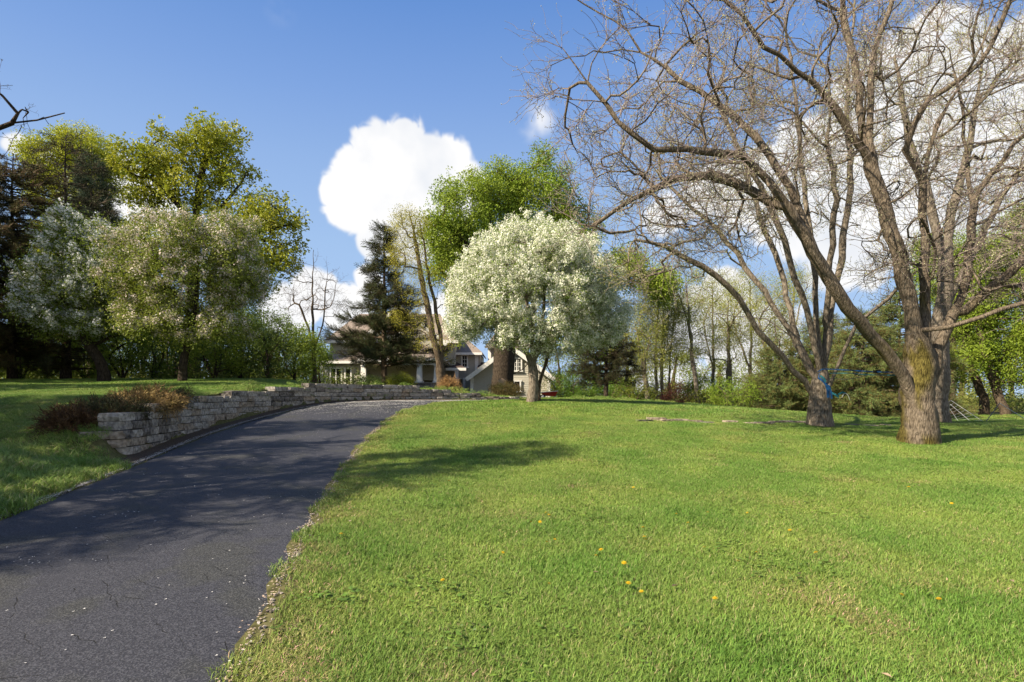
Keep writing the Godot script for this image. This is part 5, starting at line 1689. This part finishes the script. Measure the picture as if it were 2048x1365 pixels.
# ---------------------------------------------------------------- small things
func pebble(sd: int) -> ArrayMesh:
	var keep := rg.seed
	rg.seed = sd
	var g := Geo.new()
	var p := []
	for q in [Vector3(1, 0, 0), Vector3(0, 0, 1), Vector3(-1, 0, 0), Vector3(0, 0, -1), Vector3(0, 0.6, 0), Vector3(0, -0.6, 0)]:
		p.append(q * rr(0.75, 1.1) + ball() * 0.2)
	for k in 4:
		g.tri(p[k], p[4], p[(k + 1) % 4])
		g.tri(p[(k + 1) % 4], p[5], p[k])
	rg.seed = keep
	return g.mesh()

func make_litter() -> void:
	# fallen petals and grit along the driveway
	var g := Geo.new()
	for k in 3:
		var b := along(Vector3.UP, k * TAU / 3)
		g.tri(Vector3.ZERO, b * Vector3(0.7, 0.22, 0.5), b * Vector3(0.75, 0.18, -0.5))
	var petal := g.mesh()
	var bag := Bag.new()
	var drift := FastNoiseLite.new()
	drift.frequency = 0.5
	drift.seed = 8
	for k in 60000:
		var d := rr(2.6, 25.0)
		var e := edges(d)
		var x := rr(e.x, minf(e.y, e.x + 9.0))
		var want := 0.006 + 0.03 * ss(8, 14, d) + 0.95 * ss(15.5, 19.5, d) * clampf(drift.get_noise_2d(x * 1.5, d * 2.5) * 2.2 + 0.55, 0, 1)
		want += 0.3 * clampf(drift.get_noise_2d(x * 2 + 50, d * 3) * 4.0 - 1.6, 0, 1)
		if rg.randf() > want:
			continue
		bag.add(Transform3D(Basis(Vector3.UP, rr(0, TAU)) * Basis.from_scale(Vector3.ONE * rr(0.006, 0.012) * (1.0 + 0.9 * ss(13, 18, d))), ground(x, d, 0.016)), Color(0.75, 0.74, 0.72) * rr(0.8, 1.1))
	# drifts of petals against the two edges
	for k in 13000:
		var d := rr(2.6, 22.5)
		var e := edges(d)
		var left := rg.randf() < 0.62
		if not left and rg.randf() < 0.72:
			continue
		if left and d < 5.2:
			continue
		var x := e.x - 0.02 + absf(rg.randfn(0, 0.045)) if left else e.y + 0.03 - absf(rg.randfn(0, 0.05))
		if left and rg.randf() < 0.4:
			x = e.x - rr(0.0, 0.1)
		bag.add(Transform3D(Basis(Vector3.UP, rr(0, TAU)) * Basis.from_scale(Vector3.ONE * rr(0.006, 0.013)), ground(x, d, 0.018)), (Color(0.74, 0.72, 0.68) if left or rg.randf() < 0.2 else Color(0.62, 0.48, 0.36)) * rr(0.75, 1.1))
	# the two thick drifts near the top of the drive
	for q in [[-5.35, 19.6, 0.75, 0.14, 1100], [-4.7, 18.4, 0.7, 0.1, 700], [-3.6, 21.6, 1.2, 0.25, 2200], [-2.0, 22.4, 1.3, 0.3, 2200]]:
		for k in q[4]:
			var x: float = q[0] + rg.randfn(0, q[2] * 0.5)
			var d: float = q[1] + rg.randfn(0, q[3] * 0.6) + (x - q[0]) * 0.45
			if on_drive(x, d):
				bag.add(Transform3D(Basis(Vector3.UP, rr(0, TAU)) * Basis.from_scale(Vector3.ONE * rr(0.01, 0.02)), ground(x, d, 0.018)), Color(0.76, 0.75, 0.73) * rr(0.85, 1.08))
	var o := scatter("fallen_petals", petal, M["petal"], bag.places, bag.tints)
	tag(o, "white fallen petals strewn over the dark driveway", "petals", "", "stuff")
	var grit := Bag.new()
	for k in 5200:
		var d := rr(2.6, 23.0)
		var e := edges(d)
		var left := rg.randf() < 0.75
		if left and d < 5.2:
			continue
		var x := e.x - rr(-0.01, 0.4 if d > 9.3 else 0.13) if left else e.y + rr(-0.02, 0.09)
		var c := Color(0.16, 0.13, 0.105).lerp(Color(0.34, 0.3, 0.26), rg.randf())
		grit.add(Transform3D(turned() * Basis.from_scale(Vector3.ONE * rr(0.006, 0.022)), ground(x, d, 0.006)), c)
	tag(scatter("edge_gravel", pebble(4), M["petal"], grit.places, grit.tints), "brown gravel and bark along the driveway's edges", "gravel", "", "stuff")
	# bark and soil strip between wall and driveway
	var s := Geo.new()
	var d := 9.0
	while d < 23.6:
		var a := edges(d)
		var b := edges(d + 0.25)
		var w0 := 0.46 * ss(9.0, 9.6, d)
		var w1 := 0.46 * ss(9.0, 9.6, d + 0.25)
		s.quad(Vector3(a.x + 0.02, height(a.x, d) + 0.008, -d), Vector3(a.x - w0 - 0.02, height(a.x - 0.3, d) + 0.05, -d), Vector3(b.x - w1 - 0.02, height(b.x - 0.3, d + 0.25) + 0.05, -d - 0.25), Vector3(b.x + 0.02, height(b.x, d + 0.25) + 0.008, -d - 0.25))
		d += 0.25
	structure("mulch_strip", s.mesh(), M["mulch"])

func make_dandelions() -> void:
	var f := Geo.new()
	f.tint = Color(1, 1, 1)
	for ring in 3:
		var n := [14, 11, 7][ring] as int
		for k in n:
			var b := Basis(Vector3.UP, TAU * k / n + ring * 0.2)
			var l := [1.0, 0.72, 0.42][ring] as float
			var y := [0.1, 0.3, 0.42][ring] as float
			f.tri(b * Vector3(0.08, y * 0.5, -0.05), b * Vector3(l, y, 0.0), b * Vector3(0.08, y * 0.5, 0.05))
			f.tri(b * Vector3(l * 0.3, y * 0.8, -0.16), b * Vector3(l, y, 0.02), b * Vector3(l * 0.3, y * 0.8, 0.16))
	var head := f.mesh()
	var s := Geo.new()
	s.tube(PackedVector3Array([Vector3.ZERO, Vector3(0.004, 0.035, 0.002), Vector3(0, 0.077, 0)]), PackedFloat32Array([0.0022, 0.002, 0.002]), 5)
	var stem := s.mesh()
	var yellow := plain("dandelion_yellow", Color(0.5, 0.33, 0.012), 0.7)
	var green := plain("stem_green", Color(0.16, 0.22, 0.06), 0.6)
	var spots := [[1092, 1032], [1098, 1036], [1062, 1050], [1080, 1050], [1093, 1092], [1110, 1086], [1286, 1061], [1289, 1080], [1291, 1086], [1376, 1052], [1353, 1034], [1267, 980], [1409, 1103], [1476, 1131], [1202, 1107], [1192, 1118], [1248, 1133], [1257, 1175], [1283, 1191], [1098, 1177], [1006, 1112], [1430, 1206], [1513, 1112], [1804, 1199], [1878, 1207], [1495, 1031], [1416, 1031], [1632, 1112], [1580, 1067], [1818, 979], [1795, 953], [1904, 1012], [898, 966], [885, 1168], [682, 1074]]
	for q in spots:
		# the spot on the ground along that line of sight
		var d := 2.6
		while d < 20.0:
			var x: float = (q[0] - 1024.0) / FOCAL * d
			if EYE - (q[1] - 795.0) / FOCAL * d <= height(x, d) + 0.05:
				break
			d += 0.02
		var x: float = (q[0] - 1024.0) / FOCAL * d
		var r := thing("dandelion", "small yellow dandelion flower open in the sunlit lawn", "flower", ground(x, d), "dandelions in the lawn")
		put("stem", stem, green, r)
		var h := put("flower_head", head, yellow, r, Vector3(0, 0.075, 0))
		h.basis = Basis(Vector3(rr(-1, 1), 0, rr(-1, 1)).normalized(), rr(0.1, 0.5)) * Basis(Vector3.UP, rr(0, TAU)) * Basis.from_scale(Vector3.ONE * rr(0.018, 0.026))
	# a few dry leaves lying in the grass
	var lm := Geo.new()
	lm.quad(Vector3(-1, 0.1, 0), Vector3(-0.1, 0.35, 0.5), Vector3(1, 0.15, 0), Vector3(0, 0.0, -0.05))
	lm.quad(Vector3(-1, 0.1, 0), Vector3(0, 0.0, -0.05), Vector3(1, 0.15, 0), Vector3(-0.1, 0.35, -0.5))
	var dry := lm.mesh()
	var tan := plain("dry_leaf", Color(0.52, 0.41, 0.29), 0.8)
	for q in [[1350, 1175], [1850, 1026], [1192, 1148], [1600, 1150], [2024, 1165], [1774, 1358], [1838, 973], [700, 1045]]:
		var d := 2.6
		while d < 20.0:
			var x: float = (q[0] - 1024.0) / FOCAL * d
			if EYE - (q[1] - 795.0) / FOCAL * d <= height(x, d) + 0.05:
				break
			d += 0.02
		var x: float = (q[0] - 1024.0) / FOCAL * d
		var o := put("dry_leaf", dry, tan, null, ground(x, d, 0.055))
		o.basis = Basis(Vector3.UP, rr(0, TAU)) * Basis.from_scale(Vector3.ONE * rr(0.022, 0.034))
		tag(o, "curled pale dry leaf lying on the sunlit grass", "leaf", "dry leaves on the lawn")

func make_edging() -> void:
	var root := thing("stone_edging", "row of half-buried weathered stones across the lawn by the strapped maple", "stone edging", ground(3.6, 14.6))
	var shapes := [stone_block(50, 0.2), stone_block(51, 0.22), stone_block(52, 0.18)]
	for q in [[1290, 853, 30, 6], [1314, 851, 36, 11], [1345, 853, 40, 9], [1362, 852, 26, 9], [1390, 853, 30, 8], [1408, 855, 34, 6], [1460, 854, 26, 10], [1505, 855, 30, 5], [1530, 855, 34, 8], [1556, 853, 28, 8], [1574, 852, 24, 8], [1600, 852, 30, 8], [1702, 853, 24, 5], [1742, 854, 26, 5], [1771, 852, 12, 8]]:
		var d: float = 14.9 - (q[1] - 853) * 0.12
		var w: float = q[2] / FOCAL * d
		var h: float = q[3] / FOCAL * d * 0.8
		var p := ground((q[0] - 1024.0) / FOCAL * d, d, h * 0.12 + 0.01)
		var o := put("stone", shapes[rg.randi() % 3], M[["stone_warm", "stone_stained"][rg.randi() % 2]], root, p - root.position)
		o.basis = Basis(Vector3.UP, rr(-0.25, 0.25)) * Basis.from_scale(Vector3(w, h, 0.24))

func ribbon(g: Geo, pts: Array, wide: float, across := Vector3.UP) -> void:
	var p := smooth(PackedVector3Array(pts), 0.08)
	for i in p.size() - 1:
		var a := across * wide * 0.5
		var t := (p[i + 1] - p[i]).cross(across).normalized() * 0.002
		g.quad(p[i] - a + t, p[i] + a + t, p[i + 1] + a + t, p[i + 1] - a + t)
		g.quad(p[i + 1] - a - t, p[i + 1] + a - t, p[i] + a - t, p[i] - a - t)

func make_straps() -> void:
	# slack ratchet straps from the many-stemmed maple to the mossy one
	var r := thing("strap_line", "blue straps knotted round the maple's fork and drawn to the mossy maple", "strap", at(1650, 760, 14.1))
	var off := -r.position
	var g := Geo.new()
	ribbon(g, [at(1636, 744, 14.05), at(1645, 739, 13.95), at(1662, 739, 13.95), at(1700, 741, 13.6), at(1750, 744, 12.9), at(1800, 745, 11.85)], 0.028)
	put("upper_strap", g.mesh(), M["blue_strap"], r, off)
	g = Geo.new()
	ribbon(g, [at(1660, 747, 13.95), at(1700, 747, 13.6), at(1735, 750, 13.1), at(1800, 751, 11.85)], 0.02)
	put("lower_strap", g.mesh(), M["teal_strap"], r, off)
	g = Geo.new()
	ribbon(g, [at(1655, 757, 13.95), at(1690, 759, 13.6), at(1715, 756, 13.3), at(1735, 750, 13.1)], 0.016)
	put("slack_strap", g.mesh(), M["dark_metal"], r, off)
	g = Geo.new()
	g.box(at(1752, 744, 12.85), Vector3(0.1, 0.07, 0.05))
	g.box(at(1758, 742, 12.8), Vector3(0.05, 0.05, 0.07))
	put("ratchet", g.mesh(), M["black_rubber"], r, off)
	g = Geo.new()
	ribbon(g, [at(1640, 745, 13.95), at(1637, 756, 13.92), at(1646, 762, 13.9), at(1653, 771, 13.9)], 0.05, Vector3(0.5, 0.8, 0))
	ribbon(g, [at(1652, 766, 13.9), at(1656, 780, 13.88), at(1657, 796, 13.88)], 0.07, Vector3.RIGHT)
	ribbon(g, [at(1657, 770, 13.87), at(1662, 782, 13.85), at(1664, 798, 13.84)], 0.045, Vector3.RIGHT)
	put("wrapped_strap", g.mesh(), M["blue_strap"], r, off)
	g = Geo.new()
	ribbon(g, [at(1641, 752, 13.9), at(1648, 757, 13.86), at(1652, 764, 13.85)], 0.05, Vector3(0.5, 0.8, 0))
	ribbon(g, [at(1664, 786, 13.86), at(1672, 790, 13.8), at(1678, 796, 13.8)], 0.05)
	ribbon(g, [at(1676, 790, 13.8), at(1685, 785, 13.8), at(1692, 787, 13.8)], 0.04)
	put("loose_end", g.mesh(), M["teal_strap"], r, off)
	g = Geo.new()
	var cord := smooth(PackedVector3Array([at(1684, 796, 13.8), at(1690, 787, 13.8), at(1697, 792, 13.8), at(1700, 801, 13.8)]), 0.03)
	var rad := PackedFloat32Array()
	rad.resize(cord.size())
	rad.fill(0.007)
	g.tube(cord, rad, 5)
	put("pale_cord", g.mesh(), M["pale_cord"], r, off)

func rod(g: Geo, a: Vector3, b: Vector3, r: float) -> void:
	g.tube(PackedVector3Array([a, b]), PackedFloat32Array([r, r]), 6)

func make_net_frame() -> void:
	var d := 19.5
	var r := thing("net_frame", "fallen net frame of thin poles lying on the grass at the right", "net frame", ground(16.0, d))
	var off := -r.position
	var a := at(1886, 828, d)
	var b := at(1902, 801, d)
	var c := at(1985, 857, d - 0.3)
	var e := at(1968, 850, d - 0.6)
	var f := at(2000, 807, d + 0.2)
	var k := at(2056, 842, d + 0.2)
	for q in [[a, b, "pole"], [e, f, "pole"], [f, k, "pole"]]:
		var g := Geo.new()
		rod(g, q[0], q[1], 0.014)
		put(q[2], g.mesh(), M["dark_metal"] if q[2] == "pole" and q[0] != f else M["grey_metal"], r, off)
	for t in 4:
		var g := Geo.new()
		rod(g, b.lerp(a, t * 0.28) + Vector3(0.05 * t, 0, 0), c.lerp(e, t * 0.22) + Vector3(-0.45 * t, 0.02, 0), 0.008 if t < 2 else 0.005)
		put("net_line", g.mesh(), M["pale_cord"], r, off)
	var g := Geo.new()
	for t in 12:
		var s := t / 11.0
		var p := b.lerp(c, s)
		rod(g, p, Vector3(p.x - 0.5 - 0.4 * (1 - s), height(p.x - 0.6, d) + 0.03, p.z - 0.1), 0.0025)
	put("netting", g.mesh(), M["pale_cord"], r, off).set_meta("kind", "stuff")

func make_cart() -> void:
	# a small red garden cart parked beyond the pear
	var d := 30.0
	var p := ground((1099.0 - 1024.0) / FOCAL * d, d)
	p.y = maxf(p.y, EYE - (803.0 - 795.0) / FOCAL * d)
	var r := thing("garden_cart", "small red garden cart parked on the grass behind the pear trunk", "cart", p)
	var g := Geo.new()
	var lo := [Vector3(-0.3, 0.2, -0.2), Vector3(0.3, 0.2, -0.2), Vector3(0.3, 0.2, 0.2), Vector3(-0.3, 0.2, 0.2)]
	var hi := [Vector3(-0.46, 0.4, -0.3), Vector3(0.42, 0.46, -0.3), Vector3(0.42, 0.46, 0.3), Vector3(-0.46, 0.4, 0.3)]
	for k in 4:
		var n := (k + 1) % 4
		g.quad(lo[n], hi[n], hi[k], lo[k])
		g.quad(lo[k] * 0.97, hi[k] * 0.97, hi[n] * 0.97, lo[n] * 0.97)
	g.quad(lo[0], lo[1], lo[2], lo[3])
	put("tub", g.mesh(), M["red_paint"], r)
	g = Geo.new()
	for k in 4:
		g.bar(hi[k], hi[(k + 1) % 4], 0.035, 0.03)
	put("rim", g.mesh(), M["pale_cord"], r)
	for q in [Vector3(-0.36, 0.14, 0.26), Vector3(-0.36, 0.14, -0.26)]:
		g = Geo.new()
		g.tube(PackedVector3Array([q - Vector3(0, 0, 0.04), q + Vector3(0, 0, 0.04)]), PackedFloat32Array([0.14, 0.14]), 16)
		var w := put("wheel", g.mesh(), M["black_rubber"], r)
		g = Geo.new()
		g.tube(PackedVector3Array([q - Vector3(0, 0, 0.05), q + Vector3(0, 0, 0.055)]), PackedFloat32Array([0.09, 0.09]), 14)
		put("hub", g.mesh(), M["grey_metal"], w)
	g = Geo.new()
	rod(g, Vector3(-0.3, 0.2, 0.2), Vector3(0.75, 0.3, 0.15), 0.018)
	rod(g, Vector3(-0.3, 0.2, -0.2), Vector3(0.75, 0.3, -0.15), 0.018)
	rod(g, Vector3(0.25, 0.25, 0.18), Vector3(0.34, 0.0, 0.18), 0.015)
	rod(g, Vector3(0.25, 0.25, -0.18), Vector3(0.34, 0.0, -0.18), 0.015)
	put("frame", g.mesh(), M["dark_metal"], r)

func make_tarp() -> void:
	var d := 35.0
	var g := Geo.new()
	var n := 12
	var f := FastNoiseLite.new()
	f.frequency = 1.2
	var base := ground((1357.0 - 1024.0) / FOCAL * d, d)
	base.y = maxf(base.y, EYE - (814.0 - 795.0) / FOCAL * d)
	for i in n:
		for j in 4:
			var p := []
			for q in [[0, 0], [0, 1], [1, 1], [1, 0]]:
				var u := float(i + q[0]) / n
				var v := float(j + q[1]) / 4
				p.append(Vector3((u - 0.5) * 0.95, 0.16 * sin(v * PI) * (0.6 + 0.4 * sin(u * PI)) + f.get_noise_2d(u * 5, v * 3) * 0.05, (0.5 - v) * 0.6))
			g.quad(p[0], p[1], p[2], p[3])
	var o := put("blue_tarp", g.mesh(), M["blue_tarp"], null, base)
	tag(o, "crumpled blue tarp lying by the low stones at the back lawn's edge", "tarp")
	var r := thing("low_stones", "short row of pale stones at the foot of the thin paired trunks", "stones", ground((1325.0 - 1024.0) / FOCAL * d, d))
	var shapes := [stone_block(60, 0.15), stone_block(61, 0.18)]
	for k in 5:
		var w := rr(0.22, 0.32)
		var s := put("stone", shapes[k % 2], M["stone"], r, Vector3(-0.6 + k * 0.29, base.y - r.position.y + 0.06, 0))
		s.basis = Basis(Vector3.UP, rr(-0.2, 0.2)) * Basis.from_scale(Vector3(w, 0.14, 0.2))

func make_plaque() -> void:
	# a five-sided slice of wood hung low on the big trunk
	var p := at(1004, 765, 32.0)
	var g := Geo.new()
	var n := 6
	for k in n:
		var a := Vector3(cos(TAU * k / n + 0.5), sin(TAU * k / n + 0.5), 0) * 0.24
		var b := Vector3(cos(TAU * (k + 1) / n + 0.5), sin(TAU * (k + 1) / n + 0.5), 0) * 0.24
		g.tri(Vector3(0, 0, 0.03), b + Vector3(0, 0, 0.03), a + Vector3(0, 0, 0.03))
		g.quad(a + Vector3(0, 0, 0.03), b + Vector3(0, 0, 0.03), b - Vector3(0, 0, 0.03), a - Vector3(0, 0, 0.03))
	tag(put("wood_plaque", g.mesh(), M["cut_wood"], null, p), "pale six-sided wooden plaque fixed low on the massive dark trunk", "plaque")

func spray_mound(called: String, label: String, base: Vector3, half: Vector3, n: int, mesh: Mesh, tint: Array, stems := 10, size := 1.0) -> Node3D:
	# a low mound of sprays on crooked stems that follows the ground
	var r := thing(called, label, "shrub", base)
	var g := Geo.new()
	var bag := Bag.new()
	for k in stems:
		var e := ball() * half
		e.y = absf(e.y)
		g.tube(PackedVector3Array([Vector3(0, -0.03, 0), e * 0.5 + Vector3(0, 0.03, 0) + ball() * 0.03, e]), PackedFloat32Array([0.014, 0.01, 0.005]), 4)
	for k in n:
		var q := ball()
		var p := Vector3(q.x * half.x, 0, q.z * half.z)
		var here := -(base.z + p.z)
		var y := height(minf(base.x + p.x, edges(here).x - 0.8) if here < 21.0 else base.x + p.x, here) - base.y
		p.y = maxf(y, -0.4) + absf(q.y) * half.y
		bag.add(Transform3D(along((Vector3(q.x, 0.35, q.z) + ball() * 0.8).normalized(), rr(0, TAU)) * Basis.from_scale(Vector3.ONE * rr(0.5, 1.0) * size), p), (tint[0] as Color).lerp(tint[1], rg.randf()) * rr(0.8, 1.15))
	put("stems", g.mesh(), M["bark_brown"], r)
	scatter("sprays", mesh, M["needle"], bag.places, bag.tints, r).set_meta("kind", "stuff")
	return r

func make_mounds() -> void:
	var W := Color(1, 1, 1)
	spray_mound("juniper_shrub", "dead brown juniper heaped at the wall's near end", ground(-7.5, 9.75), Vector3(0.34, 0.12, 0.28), 170, M["dead_spray"], [Color(0.25, 0.2, 0.18), Color(0.45, 0.36, 0.3)])
	spray_mound("juniper_shrub", "dark green juniper sprawling over the bank behind the wall's end", ground(-7.4, 10.4), Vector3(0.5, 0.16, 0.5), 330, M["juniper_spray"], [W, Color(0.7, 0.6, 0.5)])
	spray_mound("juniper_shrub", "golden dry juniper hanging over the wall", ground(-7.35, 11.3), Vector3(0.6, 0.2, 0.55), 260, M["dead_spray"], [Color(1.1, 1.05, 0.9), Color(0.7, 0.75, 0.5)])
	spray_mound("juniper_shrub", "green juniper trailing over the wall beside the golden one", ground(-7.45, 12.0), Vector3(0.55, 0.14, 0.5), 160, M["juniper_spray"], [W, Color(1.2, 1.1, 0.8)])
	spray_mound("dry_grass", "tuft of dry tan grass at the birch's foot above the wall", ground(-2.75, 25.2), Vector3(0.3, 0.45, 0.25), 110, M["dead_spray"], [Color(1.0, 0.85, 0.7), Color(1.3, 1.15, 0.95)], 14, 1.1)
	for q in [[802, 27.0, 0.62, 0.62, [Color(0.26, 0.33, 0.03), Color(0.34, 0.36, 0.05)], "bright yellow-green rounded bush before the porch windows", 0.25], [735, 27.5, 0.75, 0.5, [Color(0.05, 0.09, 0.02), Color(0.08, 0.12, 0.03)], "dark green low bush at the cedar's foot", 0.1], [1010, 27.0, 0.85, 0.55, [Color(0.045, 0.075, 0.018), Color(0.2, 0.13, 0.05)], "dark rounded bush with bronze tips before the massive trunk", 0.0]]:
		var x: float = (q[0] - 1024.0) / FOCAL * q[1]
		var b := ground(x, q[1])
		var ls := []
		for j in 5:
			ls.append(PackedVector3Array([b + Vector3(0, 0.02 * j, 0), b + Vector3(rr(-0.3, 0.3), 0.25, rr(-0.2, 0.2)), b + Vector3(rr(-0.7, 0.7) * q[2], q[3] * 1.0, rr(-0.4, 0.4))]))
		tree("garden_bush", q[5], "", {"category": "bush", "limbs": ls, "r": 0.03, "tip": 0.004, "step": 0.15, "bark": M["bark_dark"], "free_from": 1, "shell": 0.5, "flare": 0.0,
			"lobes": [[b + Vector3(0, q[3] * 0.6, 0), Vector3(q[2], q[3] * 0.62, q[2] * 0.7), 90]],
			"crown": [{"mesh": M["small_leaf"], "mat": M["leaf"], "per": 7, "spread": 0.16, "size": [0.4, 0.75], "tint": q[4]}]})
	# bare earth under the mossy maple
	var g := Geo.new()
	for k in 20:
		var a := TAU * k / 20
		var b := TAU * (k + 1) / 20
		var c := Vector2(8.55, 11.35)
		var pa := c + Vector2(cos(a) * 1.0, sin(a) * 0.55) * (1.0 + 0.25 * sin(a * 3.0 + 1.0))
		var pb := c + Vector2(cos(b) * 1.0, sin(b) * 0.55) * (1.0 + 0.25 * sin(b * 3.0 + 1.0))
		g.tri(ground(c.x, c.y, 0.02), ground(pa.x, pa.y, 0.008), ground(pb.x, pb.y, 0.008))
	structure("bare_earth", g.mesh(), M["mulch"])

func make_undergrowth() -> void:
	# low brush that closes the gaps under the wood
	var f := FastNoiseLite.new()
	f.frequency = 0.25
	var sides := [[-40.0, -11.0, 30.0, 46.0, 2600, "undergrowth", "low tangled brush under the trees behind the left lawn"], [4.0, 46.0, 38.0, 56.0, 3000, "undergrowth", "low leafy brush under the trees beyond the back lawn"]]
	for q in sides:
		var bag := Bag.new()
		for k in q[4]:
			var x := rr(q[0], q[1])
			var d := rr(q[2], q[3])
			if d < 40.0 and x > -13.0 and x < 4.0:
				continue
			var tall := 1.3 + f.get_noise_2d(x, d) * 1.4
			var c := Color(0.1, 0.15, 0.025).lerp(Color(0.2, 0.2, 0.05), clampf(f.get_noise_2d(x + 90, d) + 0.5, 0, 1))
			bag.add(Transform3D(turned() * Basis.from_scale(Vector3.ONE * rr(0.9, 1.8)), ground(x, d, rg.randf() * maxf(0.3, tall))), c * rr(0.75, 1.25))
		tag(scatter(q[5], M["brush_leaf"], M["leaf"], bag.places, bag.tints), q[6], "undergrowth", "", "stuff")

# ---------------------------------------------------------------- the scene
func _ready() -> void:
	rg.seed = 7
	field_noise.frequency = 0.12
	bark_noise.frequency = 2.6
	bark_noise.fractal_octaves = 3
	# camera: level, with the lens shifted up so that upright things stay upright
	var cam := Camera3D.new()
	cam.name = "camera"
	add_child(cam)
	cam.position = Vector3(0, EYE, 0)
	cam.near = 0.1
	cam.far = 3000.0
	cam.keep_aspect = Camera3D.KEEP_HEIGHT
	cam.projection = Camera3D.PROJECTION_FRUSTUM
	cam.size = 1365.0 / FOCAL * cam.near
	cam.frustum_offset = Vector2(0, (795.0 - 682.5) / FOCAL * cam.near)
	cam.current = true
	# sky and sun
	var sky_mat := PanoramaSkyMaterial.new()
	sky_mat.panorama = make_sky()
	var sky := Sky.new()
	sky.sky_material = sky_mat
	var env := Environment.new()
	env.background_mode = Environment.BG_SKY
	env.sky = sky
	env.background_energy_multiplier = 0.56
	env.tonemap_mode = Environment.TONE_MAPPER_LINEAR
	env.tonemap_exposure = 2.2
	env.sdfgi_enabled = true
	env.ssao_enabled = true
	env.ssil_enabled = true
	var we := WorldEnvironment.new()
	we.name = "environment"
	we.environment = env
	add_child(we)
	var sun := DirectionalLight3D.new()
	sun.name = "sun"
	add_child(sun)
	sun.light_energy = 1.6
	sun.light_color = Color(1.0, 0.94, 0.84)
	sun.light_angular_distance = 0.53
	sun.shadow_enabled = true
	var az := deg_to_rad(29.0)
	var el := deg_to_rad(39.0)
	sun.look_at_from_position(Vector3.ZERO, Vector3(cos(az) * cos(el), -sin(el), -sin(az) * cos(el)))
	make_materials()
	print("sky ", Time.get_ticks_msec())
	make_ground()
	make_driveway()
	make_wall()
	print("land ", Time.get_ticks_msec())
	make_house()
	make_plants()
	print("plants ", Time.get_ticks_msec())
	make_undergrowth()
	make_mounds()
	make_edging()
	make_straps()
	make_net_frame()
	make_cart()
	make_tarp()
	make_plaque()
	make_litter()
	make_dandelions()
	make_grass()
	print("done ", Time.get_ticks_msec())
